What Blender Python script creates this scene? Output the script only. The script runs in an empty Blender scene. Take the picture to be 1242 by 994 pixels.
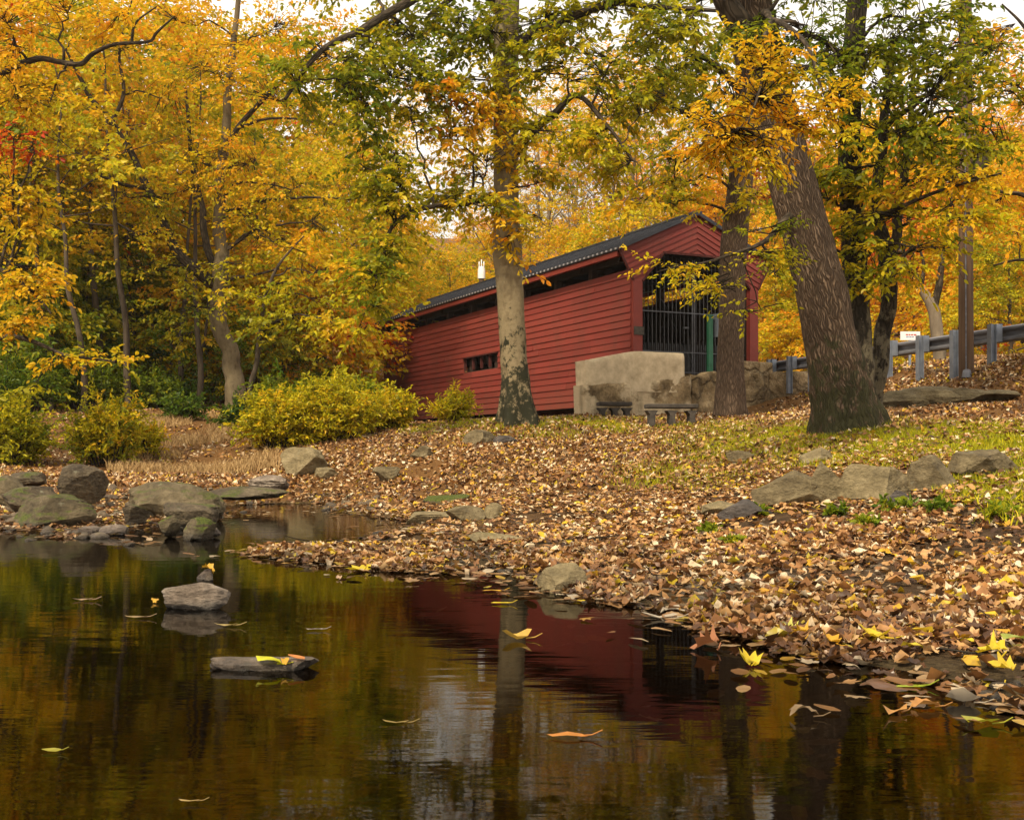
import bpy, math, random
import numpy as np
from mathutils import Vector, Matrix, noise as mnoise

rng = np.random.default_rng(11)
random.seed(11)
scene = bpy.context.scene
COL = scene.collection
PI = math.pi
# ---------------------------------------------------------------- survey of the photograph
HAZE = 0.00025
F, CX, HY, CH = 1380.0, 621.0, 550.0, 0.74          # focal (px), principal column, horizon row, eye height over the water
def P(px, py, d):
    return np.array([(px - CX) / F * d, d, CH + (HY - py) / F * d])
def W2(px, d):                                       # plan position
    return ((px - CX) / F * d, d)
def nrm(a):
    a = np.asarray(a, float)
    return a / np.maximum(np.linalg.norm(a, axis=-1, keepdims=True), 1e-9)

# ---------------------------------------------------------------- mesh building
class MB:
    def __init__(self):
        self.v, self.f, self.uv, self.t, self.n = [], [], [], [], 0
    def add(self, verts, faces, tint=None, uv=None):
        verts = np.asarray(verts, np.float32).reshape(-1, 3)
        faces = np.asarray(faces, np.int64)
        self.v.append(verts)
        self.f.append(faces + self.n)
        nf = len(faces)
        self.t.append(np.full(nf, 0.5, np.float32) if tint is None else np.broadcast_to(np.asarray(tint, np.float32), (nf,)))
        self.uv.append(np.zeros((faces.size, 2), np.float32) if uv is None else np.asarray(uv, np.float32).reshape(-1, 2))
        self.n += len(verts)
    def box(self, c, s, R=None, tint=None):
        c = np.asarray(c, float); s = np.asarray(s, float) / 2
        k = np.array([[-1,-1,-1],[1,-1,-1],[1,1,-1],[-1,1,-1],[-1,-1,1],[1,-1,1],[1,1,1],[-1,1,1]]) * s
        if R is not None: k = k @ np.asarray(R).T
        self.add(k + c, [[0,3,2,1],[4,5,6,7],[0,1,5,4],[1,2,6,5],[2,3,7,6],[3,0,4,7]], tint)
    def hexa(self, k, tint=None):
        self.add(k, [[0,3,2,1],[4,5,6,7],[0,1,5,4],[1,2,6,5],[2,3,7,6],[3,0,4,7]], tint)
    def prism(self, front, back, tint=None):
        n = len(front)
        self.add(np.vstack([front, back]), [[i, (i+1) % n, n + (i+1) % n, n + i] for i in range(n)], tint)
        for i in range(1, n - 1):
            self.add(np.array([front[0], front[i+1], front[i]]), [[0,1,2]], tint)
            self.add(np.array([back[0], back[i], back[i+1]]), [[0,1,2]], tint)
    def build(self, name, mat, parent=None, smooth=False, loc=None):
        me = bpy.data.meshes.new(name)
        V = np.vstack(self.v) if self.v else np.zeros((0,3), np.float32)
        if loc is not None: V = V - np.asarray(loc, np.float32)
        loops = np.concatenate([f.ravel() for f in self.f])
        sizes = np.concatenate([np.full(len(f), f.shape[1]) for f in self.f])
        starts = np.concatenate([[0], np.cumsum(sizes)[:-1]])
        me.vertices.add(len(V)); me.vertices.foreach_set('co', V.astype(np.float32).ravel())
        me.loops.add(len(loops)); me.loops.foreach_set('vertex_index', loops.astype(np.int32))
        me.polygons.add(len(sizes)); me.polygons.foreach_set('loop_start', starts.astype(np.int32))
        me.polygons.foreach_set('use_smooth', np.full(len(sizes), smooth, bool))
        a = me.attributes.new('tint', 'FLOAT', 'FACE'); a.data.foreach_set('value', np.concatenate(self.t).astype(np.float32))
        u = me.uv_layers.new(name='UVMap'); u.data.foreach_set('uv', np.vstack(self.uv).ravel())
        me.update(calc_edges=True)
        me.materials.append(mat)
        o = bpy.data.objects.new(name, me); COL.objects.link(o)
        if loc is not None and parent is None: o.location = loc
        if parent is not None: o.parent = parent
        return o

def tag(o, label=None, cat=None, group=None, kind=None):
    if label: o['label'] = label
    if cat: o['category'] = cat
    if group: o['group'] = group
    if kind: o['kind'] = kind
    return o
def empty(name, loc, label, cat, group=None, rz=0.0):
    o = bpy.data.objects.new(name, None); COL.objects.link(o)
    o.location = loc; o.rotation_euler = (0, 0, rz); o.empty_display_size = 0.2
    return tag(o, label, cat, group)

# ---------------------------------------------------------------- shapes
def crom(pts, rad, n):
    pts = np.asarray(pts, float); rad = np.asarray(rad, float)
    if len(pts) == 2:
        pts = np.array([pts[0], (pts[0]+pts[1])/2, pts[1]]); rad = np.array([rad[0], rad.mean(), rad[1]])
    q = np.vstack([2*pts[0]-pts[1], pts, 2*pts[-1]-pts[-2]])
    out, ro = [], []
    m = len(pts) - 1
    for u in np.linspace(0, m, n):
        i = min(int(u), m-1); t = u - i
        a, b, c, d = q[i], q[i+1], q[i+2], q[i+3]
        out.append(0.5*((2*b)+(c-a)*t+(2*a-5*b+4*c-d)*t*t+(3*b-a-3*c+d)*t**3))
        ro.append(rad[i]*(1-t)+rad[i+1]*t)
    return np.array(out), np.array(ro)
def tube(mb, pts, rad, sides=8, lobes=None, bump=0.0, cap=False, seed=0):
    pts = np.asarray(pts, float); n = len(pts)
    tan = nrm(np.gradient(pts, axis=0))
    ref = np.array([0, 1.0, 0]) if abs(tan[0][1]) < 0.8 else np.array([0, 0, 1.0])
    x = np.cross(tan[0], ref); x /= np.linalg.norm(x)
    ang = np.linspace(0, 2*PI, sides, endpoint=False)
    V = np.zeros((n, sides, 3)); ln = np.concatenate([[0], np.cumsum(np.linalg.norm(np.diff(pts, axis=0), axis=1))])
    uu = np.zeros((n, sides+1))
    for i in range(n):
        x = x - tan[i]*np.dot(x, tan[i]); x /= np.linalg.norm(x); y = np.cross(tan[i], x)
        r = np.full(sides, rad[i])
        if lobes is not None:
            k, amt, fall, ph = lobes
            e = amt*math.exp(-ln[i]/fall)
            r = r*(1 + e*(0.5+0.5*np.cos(k*ang+ph+0.4*np.sin(2*ang+ph)))**2)
        if bump:
            for j in range(sides):
                p = pts[i] + (x*math.cos(ang[j])+y*math.sin(ang[j]))*rad[i]
                r[j] *= 1 + bump*mnoise.noise(Vector(p)*(0.55/rad[i]) + Vector((seed*3.1, 0, 0)))
        V[i] = pts[i] + np.outer(np.cos(ang)*r, x) + np.outer(np.sin(ang)*r, y)
        uu[i] = np.linspace(0, 2*PI, sides+1)*rad.mean()
    faces, uv = [], []
    for i in range(n-1):
        for j in range(sides):
            j2 = (j+1) % sides
            faces.append([i*sides+j, i*sides+j2, (i+1)*sides+j2, (i+1)*sides+j])
            uv += [(uu[i][j], ln[i]), (uu[i][j+1], ln[i]), (uu[i+1][j+1], ln[i+1]), (uu[i+1][j], ln[i+1])]
    mb.add(V.reshape(-1, 3), faces, None, uv)
    if cap:
        for k, s in ((0, -1), (n-1, 1)):
            c = pts[k]; ring = V[k]
            mb.add(np.vstack([ring, c[None]]), [[j, (j+1) % sides, sides] if s > 0 else [(j+1) % sides, j, sides] for j in range(sides)])
def sticks(mb, a, b, ra, rb):
    a = np.asarray(a, float); b = np.asarray(b, float); n = len(a)
    if n == 0: return
    t = nrm(b-a); ref = np.where(np.abs(t[:, 2:3]) > 0.8, np.array([[1.0, 0, 0]]), np.array([[0, 0, 1.0]]))
    x = nrm(np.cross(t, ref)); y = np.cross(t, x)
    ra = np.broadcast_to(ra, (n,))[:, None]; rb = np.broadcast_to(rb, (n,))[:, None]
    V = np.zeros((n, 6, 3))
    for k in range(3):
        c, s = math.cos(2*PI*k/3), math.sin(2*PI*k/3)
        V[:, k] = a + (x*c+y*s)*ra; V[:, 3+k] = b + (x*c+y*s)*rb
    f = np.array([[0,1,4,3],[1,2,5,4],[2,0,3,5]])
    mb.add(V.reshape(-1, 3), (f[None]+6*np.arange(n)[:, None, None]).reshape(-1, 4))
def leaves(mb, p, A, N, L, Wd, T, six=True):
    n = len(p)
    if n == 0: return
    A = nrm(A); S = nrm(np.cross(N, A)); N2 = np.cross(A, S)
    L = np.broadcast_to(L, (n,))[:, None]; Wd = np.broadcast_to(Wd, (n,))[:, None]
    fold = (rng.random((n, 1))*0.35)*Wd; dr = (rng.random((n, 1))*0.35-0.05)*L
    if six:
        V = np.stack([p, p+A*.28*L+S*.42*Wd+N2*fold*.9, p+A*.66*L+S*.40*Wd+N2*fold-N2*dr*.4, p+A*L-N2*dr,
                      p+A*.66*L-S*.40*Wd+N2*fold-N2*dr*.4, p+A*.28*L-S*.42*Wd+N2*fold*.9], 1)
        f = np.array([[0,1,2,3],[0,3,4,5]]); k = 6
    else:
        V = np.stack([p, p+A*.45*L+S*.5*Wd+N2*fold, p+A*L-N2*dr, p+A*.45*L-S*.5*Wd+N2*fold], 1)
        f = np.array([[0,1,2,3]]); k = 4
    F_ = (f[None]+k*np.arange(n)[:, None, None]).reshape(-1, 4)
    mb.add(V.reshape(-1, 3), F_, np.repeat(np.clip(T, 0, 1), len(f)))
def fbm(x, y, s=1.0, o=4, seed=0):
    x = np.asarray(x, float)*s + 13.7*seed; y = np.asarray(y, float)*s - 7.3*seed; r = 0; a = 1; tot = 0
    def h(i, j):
        q = np.sin(i*127.1+j*311.7+seed*17.3)*43758.5453
        return q-np.floor(q)
    for _ in range(o):
        i, j = np.floor(x), np.floor(y); u, v = x-i, y-j; u = u*u*(3-2*u); v = v*v*(3-2*v)
        r = r + a*((h(i,j)*(1-u)+h(i+1,j)*u)*(1-v)+(h(i,j+1)*(1-u)+h(i+1,j+1)*u)*v)
        tot += a; a *= .5; x = x*2.03+5.1; y = y*2.03+1.7
    return r/tot

# ---------------------------------------------------------------- materials
def newmat(name):
    m = bpy.data.materials.new(name); m.use_nodes = True
    nt = m.node_tree; nt.nodes.clear()
    out = nt.nodes.new('ShaderNodeOutputMaterial')
    return m, nt, out
def nd(nt, typ, **kw):
    n = nt.nodes.new(typ)
    for k, v in kw.items():
        if k in n.inputs: n.inputs[k].default_value = v
        else: setattr(n, k, v)
    return n
def ramp(nt, stops, interp='LINEAR'):
    r = nt.nodes.new('ShaderNodeValToRGB'); r.color_ramp.interpolation = interp
    e = r.color_ramp.elements
    while len(e) > 1: e.remove(e[-1])
    e[0].position = stops[0][0]; e[0].color = (*stops[0][1], 1)
    for p, c in stops[1:]:
        q = e.new(p); q.color = (*c, 1)
    return r
def noise_fac(nt, scale, detail=4, coord='Object', stretch=(1,1,1), rough=0.55, off=(0,0,0)):
    tc = nd(nt, 'ShaderNodeTexCoord'); mp = nd(nt, 'ShaderNodeMapping'); mp.inputs['Scale'].default_value = stretch
    mp.inputs['Location'].default_value = off
    n = nd(nt, 'ShaderNodeTexNoise'); n.inputs['Scale'].default_value = scale; n.inputs['Detail'].default_value = detail
    n.inputs['Roughness'].default_value = rough
    nt.links.new(tc.outputs[coord], mp.inputs[0]); nt.links.new(mp.outputs[0], n.inputs['Vector'])
    return n.outputs['Fac']
def mixc(nt, fac, a, b, mode='MIX'):
    m = nt.nodes.new('ShaderNodeMix'); m.data_type = 'RGBA'; m.blend_type = mode
    for s, v in ((0, fac), (6, a), (7, b)):
        if hasattr(v, 'links'): nt.links.new(v, m.inputs[s])
        elif s == 0: m.inputs[0].default_value = v
        else: m.inputs[s].default_value = (*v, 1)
    return m.outputs[2]
def mth(nt, op, a, b=0.0, clamp=False):
    m = nt.nodes.new('ShaderNodeMath'); m.operation = op; m.use_clamp = clamp
    for s, v in ((0, a), (1, b)):
        if hasattr(v, 'links'): nt.links.new(v, m.inputs[s])
        else: m.inputs[s].default_value = v
    return m.outputs[0]
def bumpn(nt, h, strength, dist):
    b = nd(nt, 'ShaderNodeBump'); b.inputs['Strength'].default_value = strength; b.inputs['Distance'].default_value = dist
    nt.links.new(h, b.inputs['Height']); return b.outputs[0]
def finish(nt, out, color, rough=0.8, normal=None, metal=0.0, spec=0.3):
    b = nd(nt, 'ShaderNodeBsdfPrincipled'); b.inputs['Metallic'].default_value = metal
    b.inputs['Specular IOR Level'].default_value = spec
    if hasattr(rough, 'links'): nt.links.new(rough, b.inputs['Roughness'])
    else: b.inputs['Roughness'].default_value = rough
    if hasattr(color, 'links'): nt.links.new(color, b.inputs['Base Color'])
    else: b.inputs['Base Color'].default_value = (*color, 1)
    if normal is not None: nt.links.new(normal, b.inputs['Normal'])
    nt.links.new(b.outputs[0], out.inputs[0]); return b
def attr(nt, name='tint'):
    a = nd(nt, 'ShaderNodeAttribute'); a.attribute_name = name; return a.outputs['Fac']

LEAF_STOPS = [(0.0,(.022,.055,.008)),(.18,(.075,.14,.010)),(.34,(.19,.24,.012)),(.47,(.36,.33,.012)),(.535,(.58,.52,.012)),(.60,(.66,.48,.016)),
              (.72,(.80,.46,.014)),(.82,(.80,.35,.012)),(.91,(.70,.21,.012)),(.97,(.48,.05,.012)),(1.0,(.42,.025,.010))]
def leaf_mat(name, vary=0.08, transl=0.55):
    m, nt, out = newmat(name)
    oi = nd(nt, 'ShaderNodeObjectInfo')
    t = mth(nt, 'ADD', attr(nt), mth(nt, 'MULTIPLY', mth(nt, 'SUBTRACT', oi.outputs['Random'], .5), vary))
    r = ramp(nt, LEAF_STOPS); nt.links.new(t, r.inputs[0])
    geo = nd(nt, 'ShaderNodeNewGeometry')
    v = mth(nt, 'ADD', mth(nt, 'MULTIPLY', geo.outputs['Random Per Island'], .5), .72)
    hs = nd(nt, 'ShaderNodeHueSaturation'); nt.links.new(r.outputs[0], hs.inputs['Color']); nt.links.new(v, hs.inputs['Value'])
    d = nd(nt, 'ShaderNodeBsdfDiffuse'); tr = nd(nt, 'ShaderNodeBsdfTranslucent'); g = nd(nt, 'ShaderNodeBsdfGlossy')
    g.inputs['Roughness'].default_value = .42; g.inputs['Color'].default_value = (.8,.8,.8,1)
    for q in (d, tr): nt.links.new(hs.outputs[0], q.inputs['Color'])
    m1 = nd(nt, 'ShaderNodeMixShader'); m1.inputs[0].default_value = transl
    nt.links.new(d.outputs[0], m1.inputs[1]); nt.links.new(tr.outputs[0], m1.inputs[2])
    m2 = nd(nt, 'ShaderNodeMixShader'); m2.inputs[0].default_value = .014
    nt.links.new(m1.outputs[0], m2.inputs[1]); nt.links.new(g.outputs[0], m2.inputs[2])
    nt.links.new(m2.outputs[0], out.inputs[0]); return m
def litter_mat(name):
    m, nt, out = newmat(name)
    r = ramp(nt, [(0,(.030,.014,.007)),(.15,(.075,.032,.012)),(.30,(.19,.080,.025)),(.45,(.36,.165,.050)),(.58,(.50,.27,.095)),
                  (.70,(.62,.40,.18)),(.80,(.80,.66,.44)),(.86,(.56,.27,.02)),(.93,(.70,.46,.02)),(1.0,(.55,.48,.03))])
    nt.links.new(attr(nt), r.inputs[0])
    n = noise_fac(nt, 38, 3)
    c = mixc(nt, mth(nt, 'MULTIPLY', mth(nt, 'SUBTRACT', n, .42, True), 1.6, True), r.outputs[0], (.10,.05,.02))
    geo = nd(nt, 'ShaderNodeNewGeometry'); sp = nd(nt, 'ShaderNodeSeparateXYZ'); nt.links.new(geo.outputs['Position'], sp.inputs[0])
    we = nd(nt, 'ShaderNodeMapRange'); we.inputs['From Min'].default_value = .10; we.inputs['From Max'].default_value = .0
    nt.links.new(mth(nt, 'ADD', sp.outputs['Z'], mth(nt, 'MULTIPLY', mth(nt, 'SUBTRACT', noise_fac(nt, 1.8, 4), .5), .22)), we.inputs['Value'])
    c = mixc(nt, mth(nt, 'MULTIPLY', we.outputs[0], .62), c, (.045,.020,.008))          # soaked leaves near the water are darker
    d = nd(nt, 'ShaderNodeBsdfPrincipled'); d.inputs['Specular IOR Level'].default_value = .35
    nt.links.new(mth(nt, 'SUBTRACT', .6, mth(nt, 'MULTIPLY', we.outputs[0], .3)), d.inputs['Roughness'])
    nt.links.new(c, d.inputs['Base Color'])
    tr = nd(nt, 'ShaderNodeBsdfTranslucent'); nt.links.new(c, tr.inputs['Color'])
    m1 = nd(nt, 'ShaderNodeMixShader'); m1.inputs[0].default_value = .18
    nt.links.new(d.outputs[0], m1.inputs[1]); nt.links.new(tr.outputs[0], m1.inputs[2])
    nt.links.new(m1.outputs[0], out.inputs[0]); return m
def bark_mat(name, c1, c2, furrow=1.0, scale=14, moss=None, blotch=None, stretch=.22):
    """furrowed bark in the tube's own coordinates (metres round, metres along)"""
    m, nt, out = newmat(name)
    f = noise_fac(nt, scale, 5, 'UV', (1, stretch, 1), .6)
    tc = nd(nt, 'ShaderNodeTexCoord'); mp = nd(nt, 'ShaderNodeMapping'); mp.inputs['Scale'].default_value = (1, stretch*.7, 1)
    nz = nd(nt, 'ShaderNodeTexNoise'); nz.inputs['Scale'].default_value = 5; nt.links.new(tc.outputs['UV'], nz.inputs['Vector'])
    va = nd(nt, 'ShaderNodeVectorMath', operation='MULTIPLY_ADD'); va.inputs[1].default_value = (.12,.12,0)
    nt.links.new(nz.outputs['Color'], va.inputs[0]); nt.links.new(tc.outputs['UV'], va.inputs[2])
    nt.links.new(va.outputs[0], mp.inputs[0])
    vo = nd(nt, 'ShaderNodeTexVoronoi', feature='DISTANCE_TO_EDGE'); vo.inputs['Scale'].default_value = scale*1.25
    nt.links.new(mp.outputs[0], vo.inputs['Vector'])
    crack = mth(nt, 'MULTIPLY', vo.outputs['Distance'], 3.2, True)
    h = mth(nt, 'ADD', mth(nt, 'MULTIPLY', crack, furrow), mth(nt, 'MULTIPLY', f, .5))
    col = mixc(nt, f, c1, c2)
    if furrow > .3: col = mixc(nt, mth(nt, 'SUBTRACT', 1, crack, True), col, tuple(x*.5 for x in c1))
    if blotch is not None:
        b = noise_fac(nt, 6, 5, 'Object', (1,1,.55), .65)
        col = mixc(nt, mth(nt, 'MULTIPLY', mth(nt, 'SUBTRACT', b, .50, True), 7, True), col, blotch)
    if moss is not None:
        mc, z0, z1, x0 = moss          # moss or lichen below a height
        g = nd(nt, 'ShaderNodeNewGeometry'); sp = nd(nt, 'ShaderNodeSeparateXYZ'); nt.links.new(g.outputs['Position'], sp.inputs[0])
        hh = nd(nt, 'ShaderNodeMapRange'); hh.inputs['From Min'].default_value = z1; hh.inputs['From Max'].default_value = z0
        nt.links.new(sp.outputs['Z'], hh.inputs['Value'])
        b = noise_fac(nt, 5.5, 6, 'Object', (1,1,.8), .72, (3,1,2))
        fac = mth(nt, 'MULTIPLY', mth(nt, 'SUBTRACT', mth(nt, 'ADD', b, mth(nt, 'MULTIPLY', hh.outputs[0], .26)), .63, True), 12, True)
        col = mixc(nt, fac, col, mc)
    finish(nt, out, col, .92, bumpn(nt, h, .9, .035*furrow+.006), spec=.15); return m

def simple_mat(name, c1, c2, scale=8, rough=.8, bump=.15, metal=0, stretch=(1,1,1), detail=5, spec=.3):
    m, nt, out = newmat(name)
    f = noise_fac(nt, scale, detail, 'Object', stretch, .65)
    r = ramp(nt, [(.3, c1), (.7, c2)]); nt.links.new(f, r.inputs[0])
    finish(nt, out, r.outputs[0], rough, bumpn(nt, f, bump, .02), metal, spec); return m

def red_board_mat():
    m, nt, out = newmat('red painted boards')
    t = attr(nt)
    f = noise_fac(nt, 3.0, 5, 'Object', (1,1,1), .6)
    g = noise_fac(nt, 22, 4, 'UV', (.12,1,1), .6)
    base = ramp(nt, [(0,(.140,.022,.017)),(.5,(.182,.028,.021)),(1,(.218,.038,.027))]); nt.links.new(t, base.inputs[0])
    c = mixc(nt, mth(nt, 'MULTIPLY', mth(nt, 'SUBTRACT', f, .42, True), 1.5, True), base.outputs[0], (.15,.038,.022))
    c = mixc(nt, mth(nt, 'MULTIPLY', mth(nt, 'SUBTRACT', g, .60, True), 1.6, True), c, (.30,.085,.075))
    st = noise_fac(nt, 1.3, 6, 'Object', (1,1,.35), .65, (4,2,1))
    c = mixc(nt, mth(nt, 'MULTIPLY', mth(nt, 'SUBTRACT', st, .50, True), 2.6, True), c, (.115,.034,.022))
    geo = nd(nt, 'ShaderNodeNewGeometry'); sp = nd(nt, 'ShaderNodeSeparateXYZ'); nt.links.new(geo.outputs['Position'], sp.inputs[0])
    lo = nd(nt, 'ShaderNodeMapRange'); lo.inputs['From Min'].default_value = 2.9; lo.inputs['From Max'].default_value = 2.0; nt.links.new(sp.outputs['Z'], lo.inputs['Value'])
    c = mixc(nt, mth(nt, 'MULTIPLY', mth(nt, 'MULTIPLY', lo.outputs[0], st), .9, True), c, (.10,.05,.03))   # splashed dirt low on the wall
    finish(nt, out, c, .66, bumpn(nt, g, .15, .008), spec=.3); return m
def rock_mat(name, c1, c2, c3, moss=0.0, wet=0.0, strat=1.0):
    m, nt, out = newmat(name)
    f = noise_fac(nt, 3.2, 8, 'Object', (1,1,strat), .68)
    g = noise_fac(nt, 26, 6, 'Object', (1,1,1.5), .7)
    r = ramp(nt, [(.28, c1), (.48, c2), (.66, c3), (.8, tuple(x*.6 for x in c2))]); nt.links.new(f, r.inputs[0])
    c = mixc(nt, .8, r.outputs[0], g, 'OVERLAY')
    vo = noise_fac(nt, 9, 3, 'Object', (1,1,1), .5, (5,5,5))
    c = mixc(nt, mth(nt, 'MULTIPLY', mth(nt, 'SUBTRACT', vo, .66, True), 6, True), c, (.26,.25,.17))
    geo = nd(nt, 'ShaderNodeNewGeometry'); sp = nd(nt, 'ShaderNodeSeparateXYZ'); nt.links.new(geo.outputs['Normal'], sp.inputs[0])
    if moss > 0:
        k = noise_fac(nt, 2.2, 5, 'Object', (1,1,1), .6, (2,7,1))
        fac = mth(nt, 'MULTIPLY', mth(nt, 'SUBTRACT', mth(nt, 'ADD', mth(nt, 'MULTIPLY', sp.outputs['Z'], .35), k), 1.02-moss*.4, True), 9, True)
        mg = noise_fac(nt, 60, 3)
        mr = ramp(nt, [(.3,(.022,.038,.005)),(.7,(.11,.125,.014))]); nt.links.new(mg, mr.inputs[0])
        c = mixc(nt, fac, c, mr.outputs[0])
    pz = nd(nt, 'ShaderNodeSeparateXYZ'); nt.links.new(geo.outputs['Position'], pz.inputs[0])
    mr2 = nd(nt, 'ShaderNodeMapRange'); mr2.inputs['From Min'].default_value = .10*max(wet, .01); mr2.inputs['From Max'].default_value = .02*max(wet, .01)
    nt.links.new(mth(nt, 'ADD', pz.outputs['Z'], mth(nt, 'MULTIPLY', mth(nt, 'SUBTRACT', g, .5), .05)), mr2.inputs['Value'])
    rough = .85
    if wet > 0:
        c = mixc(nt, mth(nt, 'MULTIPLY', mr2.outputs[0], .75, True), c, (.02,.016,.012))
        rough = mth(nt, 'SUBTRACT', .85, mth(nt, 'MULTIPLY', mr2.outputs[0], .6, True))
    h = mth(nt, 'ADD', mth(nt, 'MULTIPLY', f, 1.0), mth(nt, 'MULTIPLY', g, .35))
    finish(nt, out, c, rough, bumpn(nt, h, 1.0, .08), spec=.3); return m
def masonry_mat(name, stucco=True):
    m, nt, out = newmat(name)
    f = noise_fac(nt, 1.6, 8, 'Object', (1,1,1), .7)
    g = noise_fac(nt, 14, 7, 'Object', (1,1,1), .72)
    r = ramp(nt, [(.32,(.07,.050,.028)),(.44,(.22,.155,.08)),(.56,(.36,.26,.14)),(.68,(.48,.37,.22))]); nt.links.new(f, r.inputs[0])
    c = mixc(nt, .9, r.outputs[0], g, 'OVERLAY')
    if stucco:
        k = noise_fac(nt, 1.1, 6, 'Object', (1,1,1), .6, (9,2,4))
        c = mixc(nt, mth(nt, 'MULTIPLY', mth(nt, 'SUBTRACT', k, .49, True), 16, True), c, (.66,.53,.34))
        c = mixc(nt, mth(nt, 'MULTIPLY', mth(nt, 'SUBTRACT', g, .60, True), 3, True), c, (.22,.17,.10))
    sk_ = noise_fac(nt, 3.0, 5, 'Object', (1,1,.14), .6, (1,8,0))
    c = mixc(nt, mth(nt, 'MULTIPLY', mth(nt, 'SUBTRACT', sk_, .52, True), 3.0, True), c, (.15,.115,.065))
    vo = nd(nt, 'ShaderNodeTexVoronoi', feature='DISTANCE_TO_EDGE'); vo.inputs['Scale'].default_value = 1.15
    tc = nd(nt, 'ShaderNodeTexCoord'); wv = nd(nt, 'ShaderNodeTexNoise'); wv.inputs['Scale'].default_value = 2.5; wv.inputs['Detail'].default_value = 6; nt.links.new(tc.outputs['Object'], wv.inputs['Vector'])
    wa = nd(nt, 'ShaderNodeVectorMath', operation='MULTIPLY_ADD'); wa.inputs[1].default_value = (.5,.5,.5); nt.links.new(wv.outputs['Color'], wa.inputs[0]); nt.links.new(tc.outputs['Object'], wa.inputs[2])
    nt.links.new(wa.outputs[0], vo.inputs['Vector'])
    h = mth(nt, 'ADD', f, mth(nt, 'MULTIPLY', g, .5))
    if not stucco:
        joint = mth(nt, 'MULTIPLY', vo.outputs['Distance'], 14, True)
        jm = mth(nt, 'SUBTRACT', 1, joint)
        c = mixc(nt, mth(nt, 'MULTIPLY', jm, mth(nt, 'MULTIPLY', f, .9)), c, (.08,.058,.034)); h = mth(nt, 'ADD', h, mth(nt, 'MULTIPLY', joint, .6))
    finish(nt, out, c, .92, bumpn(nt, h, 1.0, .12), spec=.15); return m

M = {}
M['leaf'] = leaf_mat('autumn foliage')
M['leaf_far'] = leaf_mat('autumn foliage far', .16, .5)
M['leaf_shrub'] = leaf_mat('shrub foliage', .0, .4)
M['litter'] = litter_mat('fallen leaves')
M['bark_oak'] = bark_mat('furrowed grey bark', (.095,.060,.036), (.25,.175,.115), 1.0, 25, moss=((.045,.042,.018), 1.2, 3.0, 0), stretch=.20)
M['bark_smooth'] = bark_mat('smooth pale bark', (.135,.105,.055), (.30,.24,.145), .10, 11, moss=((.022,.022,.012), 1.6, 4.3, 0), blotch=(.14,.105,.06), stretch=1.6)
M['bark_limb'] = bark_mat('limb bark with painted shade', (.045,.034,.022), (.12,.09,.06), .4, 14, stretch=.3)  # crown shade worked into the limb colour as a darker bark
M['bark_olive'] = bark_mat('olive grey bark', (.085,.065,.035), (.19,.15,.09), .3, 12, blotch=(.09,.07,.04), stretch=.4)
M['bark_mid'] = bark_mat('brown furrowed bark', (.12,.08,.052), (.25,.175,.118), .6, 28, stretch=.2)
M['bark_dark'] = bark_mat('dark mossy bark', (.03,.024,.016), (.085,.068,.045), .6, 16, moss=((.13,.11,.07), 1.2, 4.5, 0), stretch=.3)
M['bark_far'] = simple_mat('far bark', (.035,.026,.018), (.10,.075,.05), 6, .95, .2, 0, (1,1,.3))
M['bark_pale'] = simple_mat('pale far bark', (.10,.08,.055), (.24,.19,.13), 5, .95, .2, 0, (1,1,.3))
M['red'] = red_board_mat()
M['red_trim'] = simple_mat('red painted trim', (.165,.026,.018), (.21,.035,.024), 4, .55, .05)
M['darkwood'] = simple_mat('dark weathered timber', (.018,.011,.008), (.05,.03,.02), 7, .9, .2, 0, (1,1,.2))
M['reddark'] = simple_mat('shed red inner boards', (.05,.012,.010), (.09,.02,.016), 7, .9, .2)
M['roof'] = simple_mat('dark standing seam metal', (.030,.033,.042), (.055,.058,.07), 2.5, .5, .05, .3)
M['galv'] = simple_mat('galvanised steel', (.16,.18,.22), (.28,.31,.36), 5, .5, .08, .45)
M['rail'] = simple_mat('weathered rail steel', (.05,.05,.055), (.22,.22,.24), 3, .5, .08, .4, (.3,.3,3))
M['black_metal'] = simple_mat('black painted iron', (.012,.012,.014), (.03,.03,.035), 8, .45, .02, .3)
M['grey_metal'] = simple_mat('dull gate iron', (.05,.05,.055), (.11,.11,.12), 8, .5, .02, .4)
M['green_paint'] = simple_mat('green painted steel', (.012,.075,.040), (.03,.13,.07), 4, .5, .05)
M['white_paint'] = simple_mat('white paint', (.70,.70,.70), (.82,.82,.82), 6, .5, .02)
M['pole'] = simple_mat('utility pole timber', (.06,.034,.018), (.145,.085,.048), 12, .9, .4, 0, (1,1,.06))
M['bench'] = simple_mat('weathered bench stone', (.03,.026,.022), (.085,.072,.06), 9, .9, .4)
M['stone'] = masonry_mat('rough field stone masonry', False)
M['stucco'] = masonry_mat('worn stucco over stone', True)
M['concrete'] = simple_mat('pale worn concrete', (.40,.31,.19), (.74,.61,.41), 3.5, .9, .4, detail=12)
M['asphalt'] = simple_mat('asphalt', (.04,.04,.042), (.06,.06,.06), 30, .9, .3)
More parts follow.
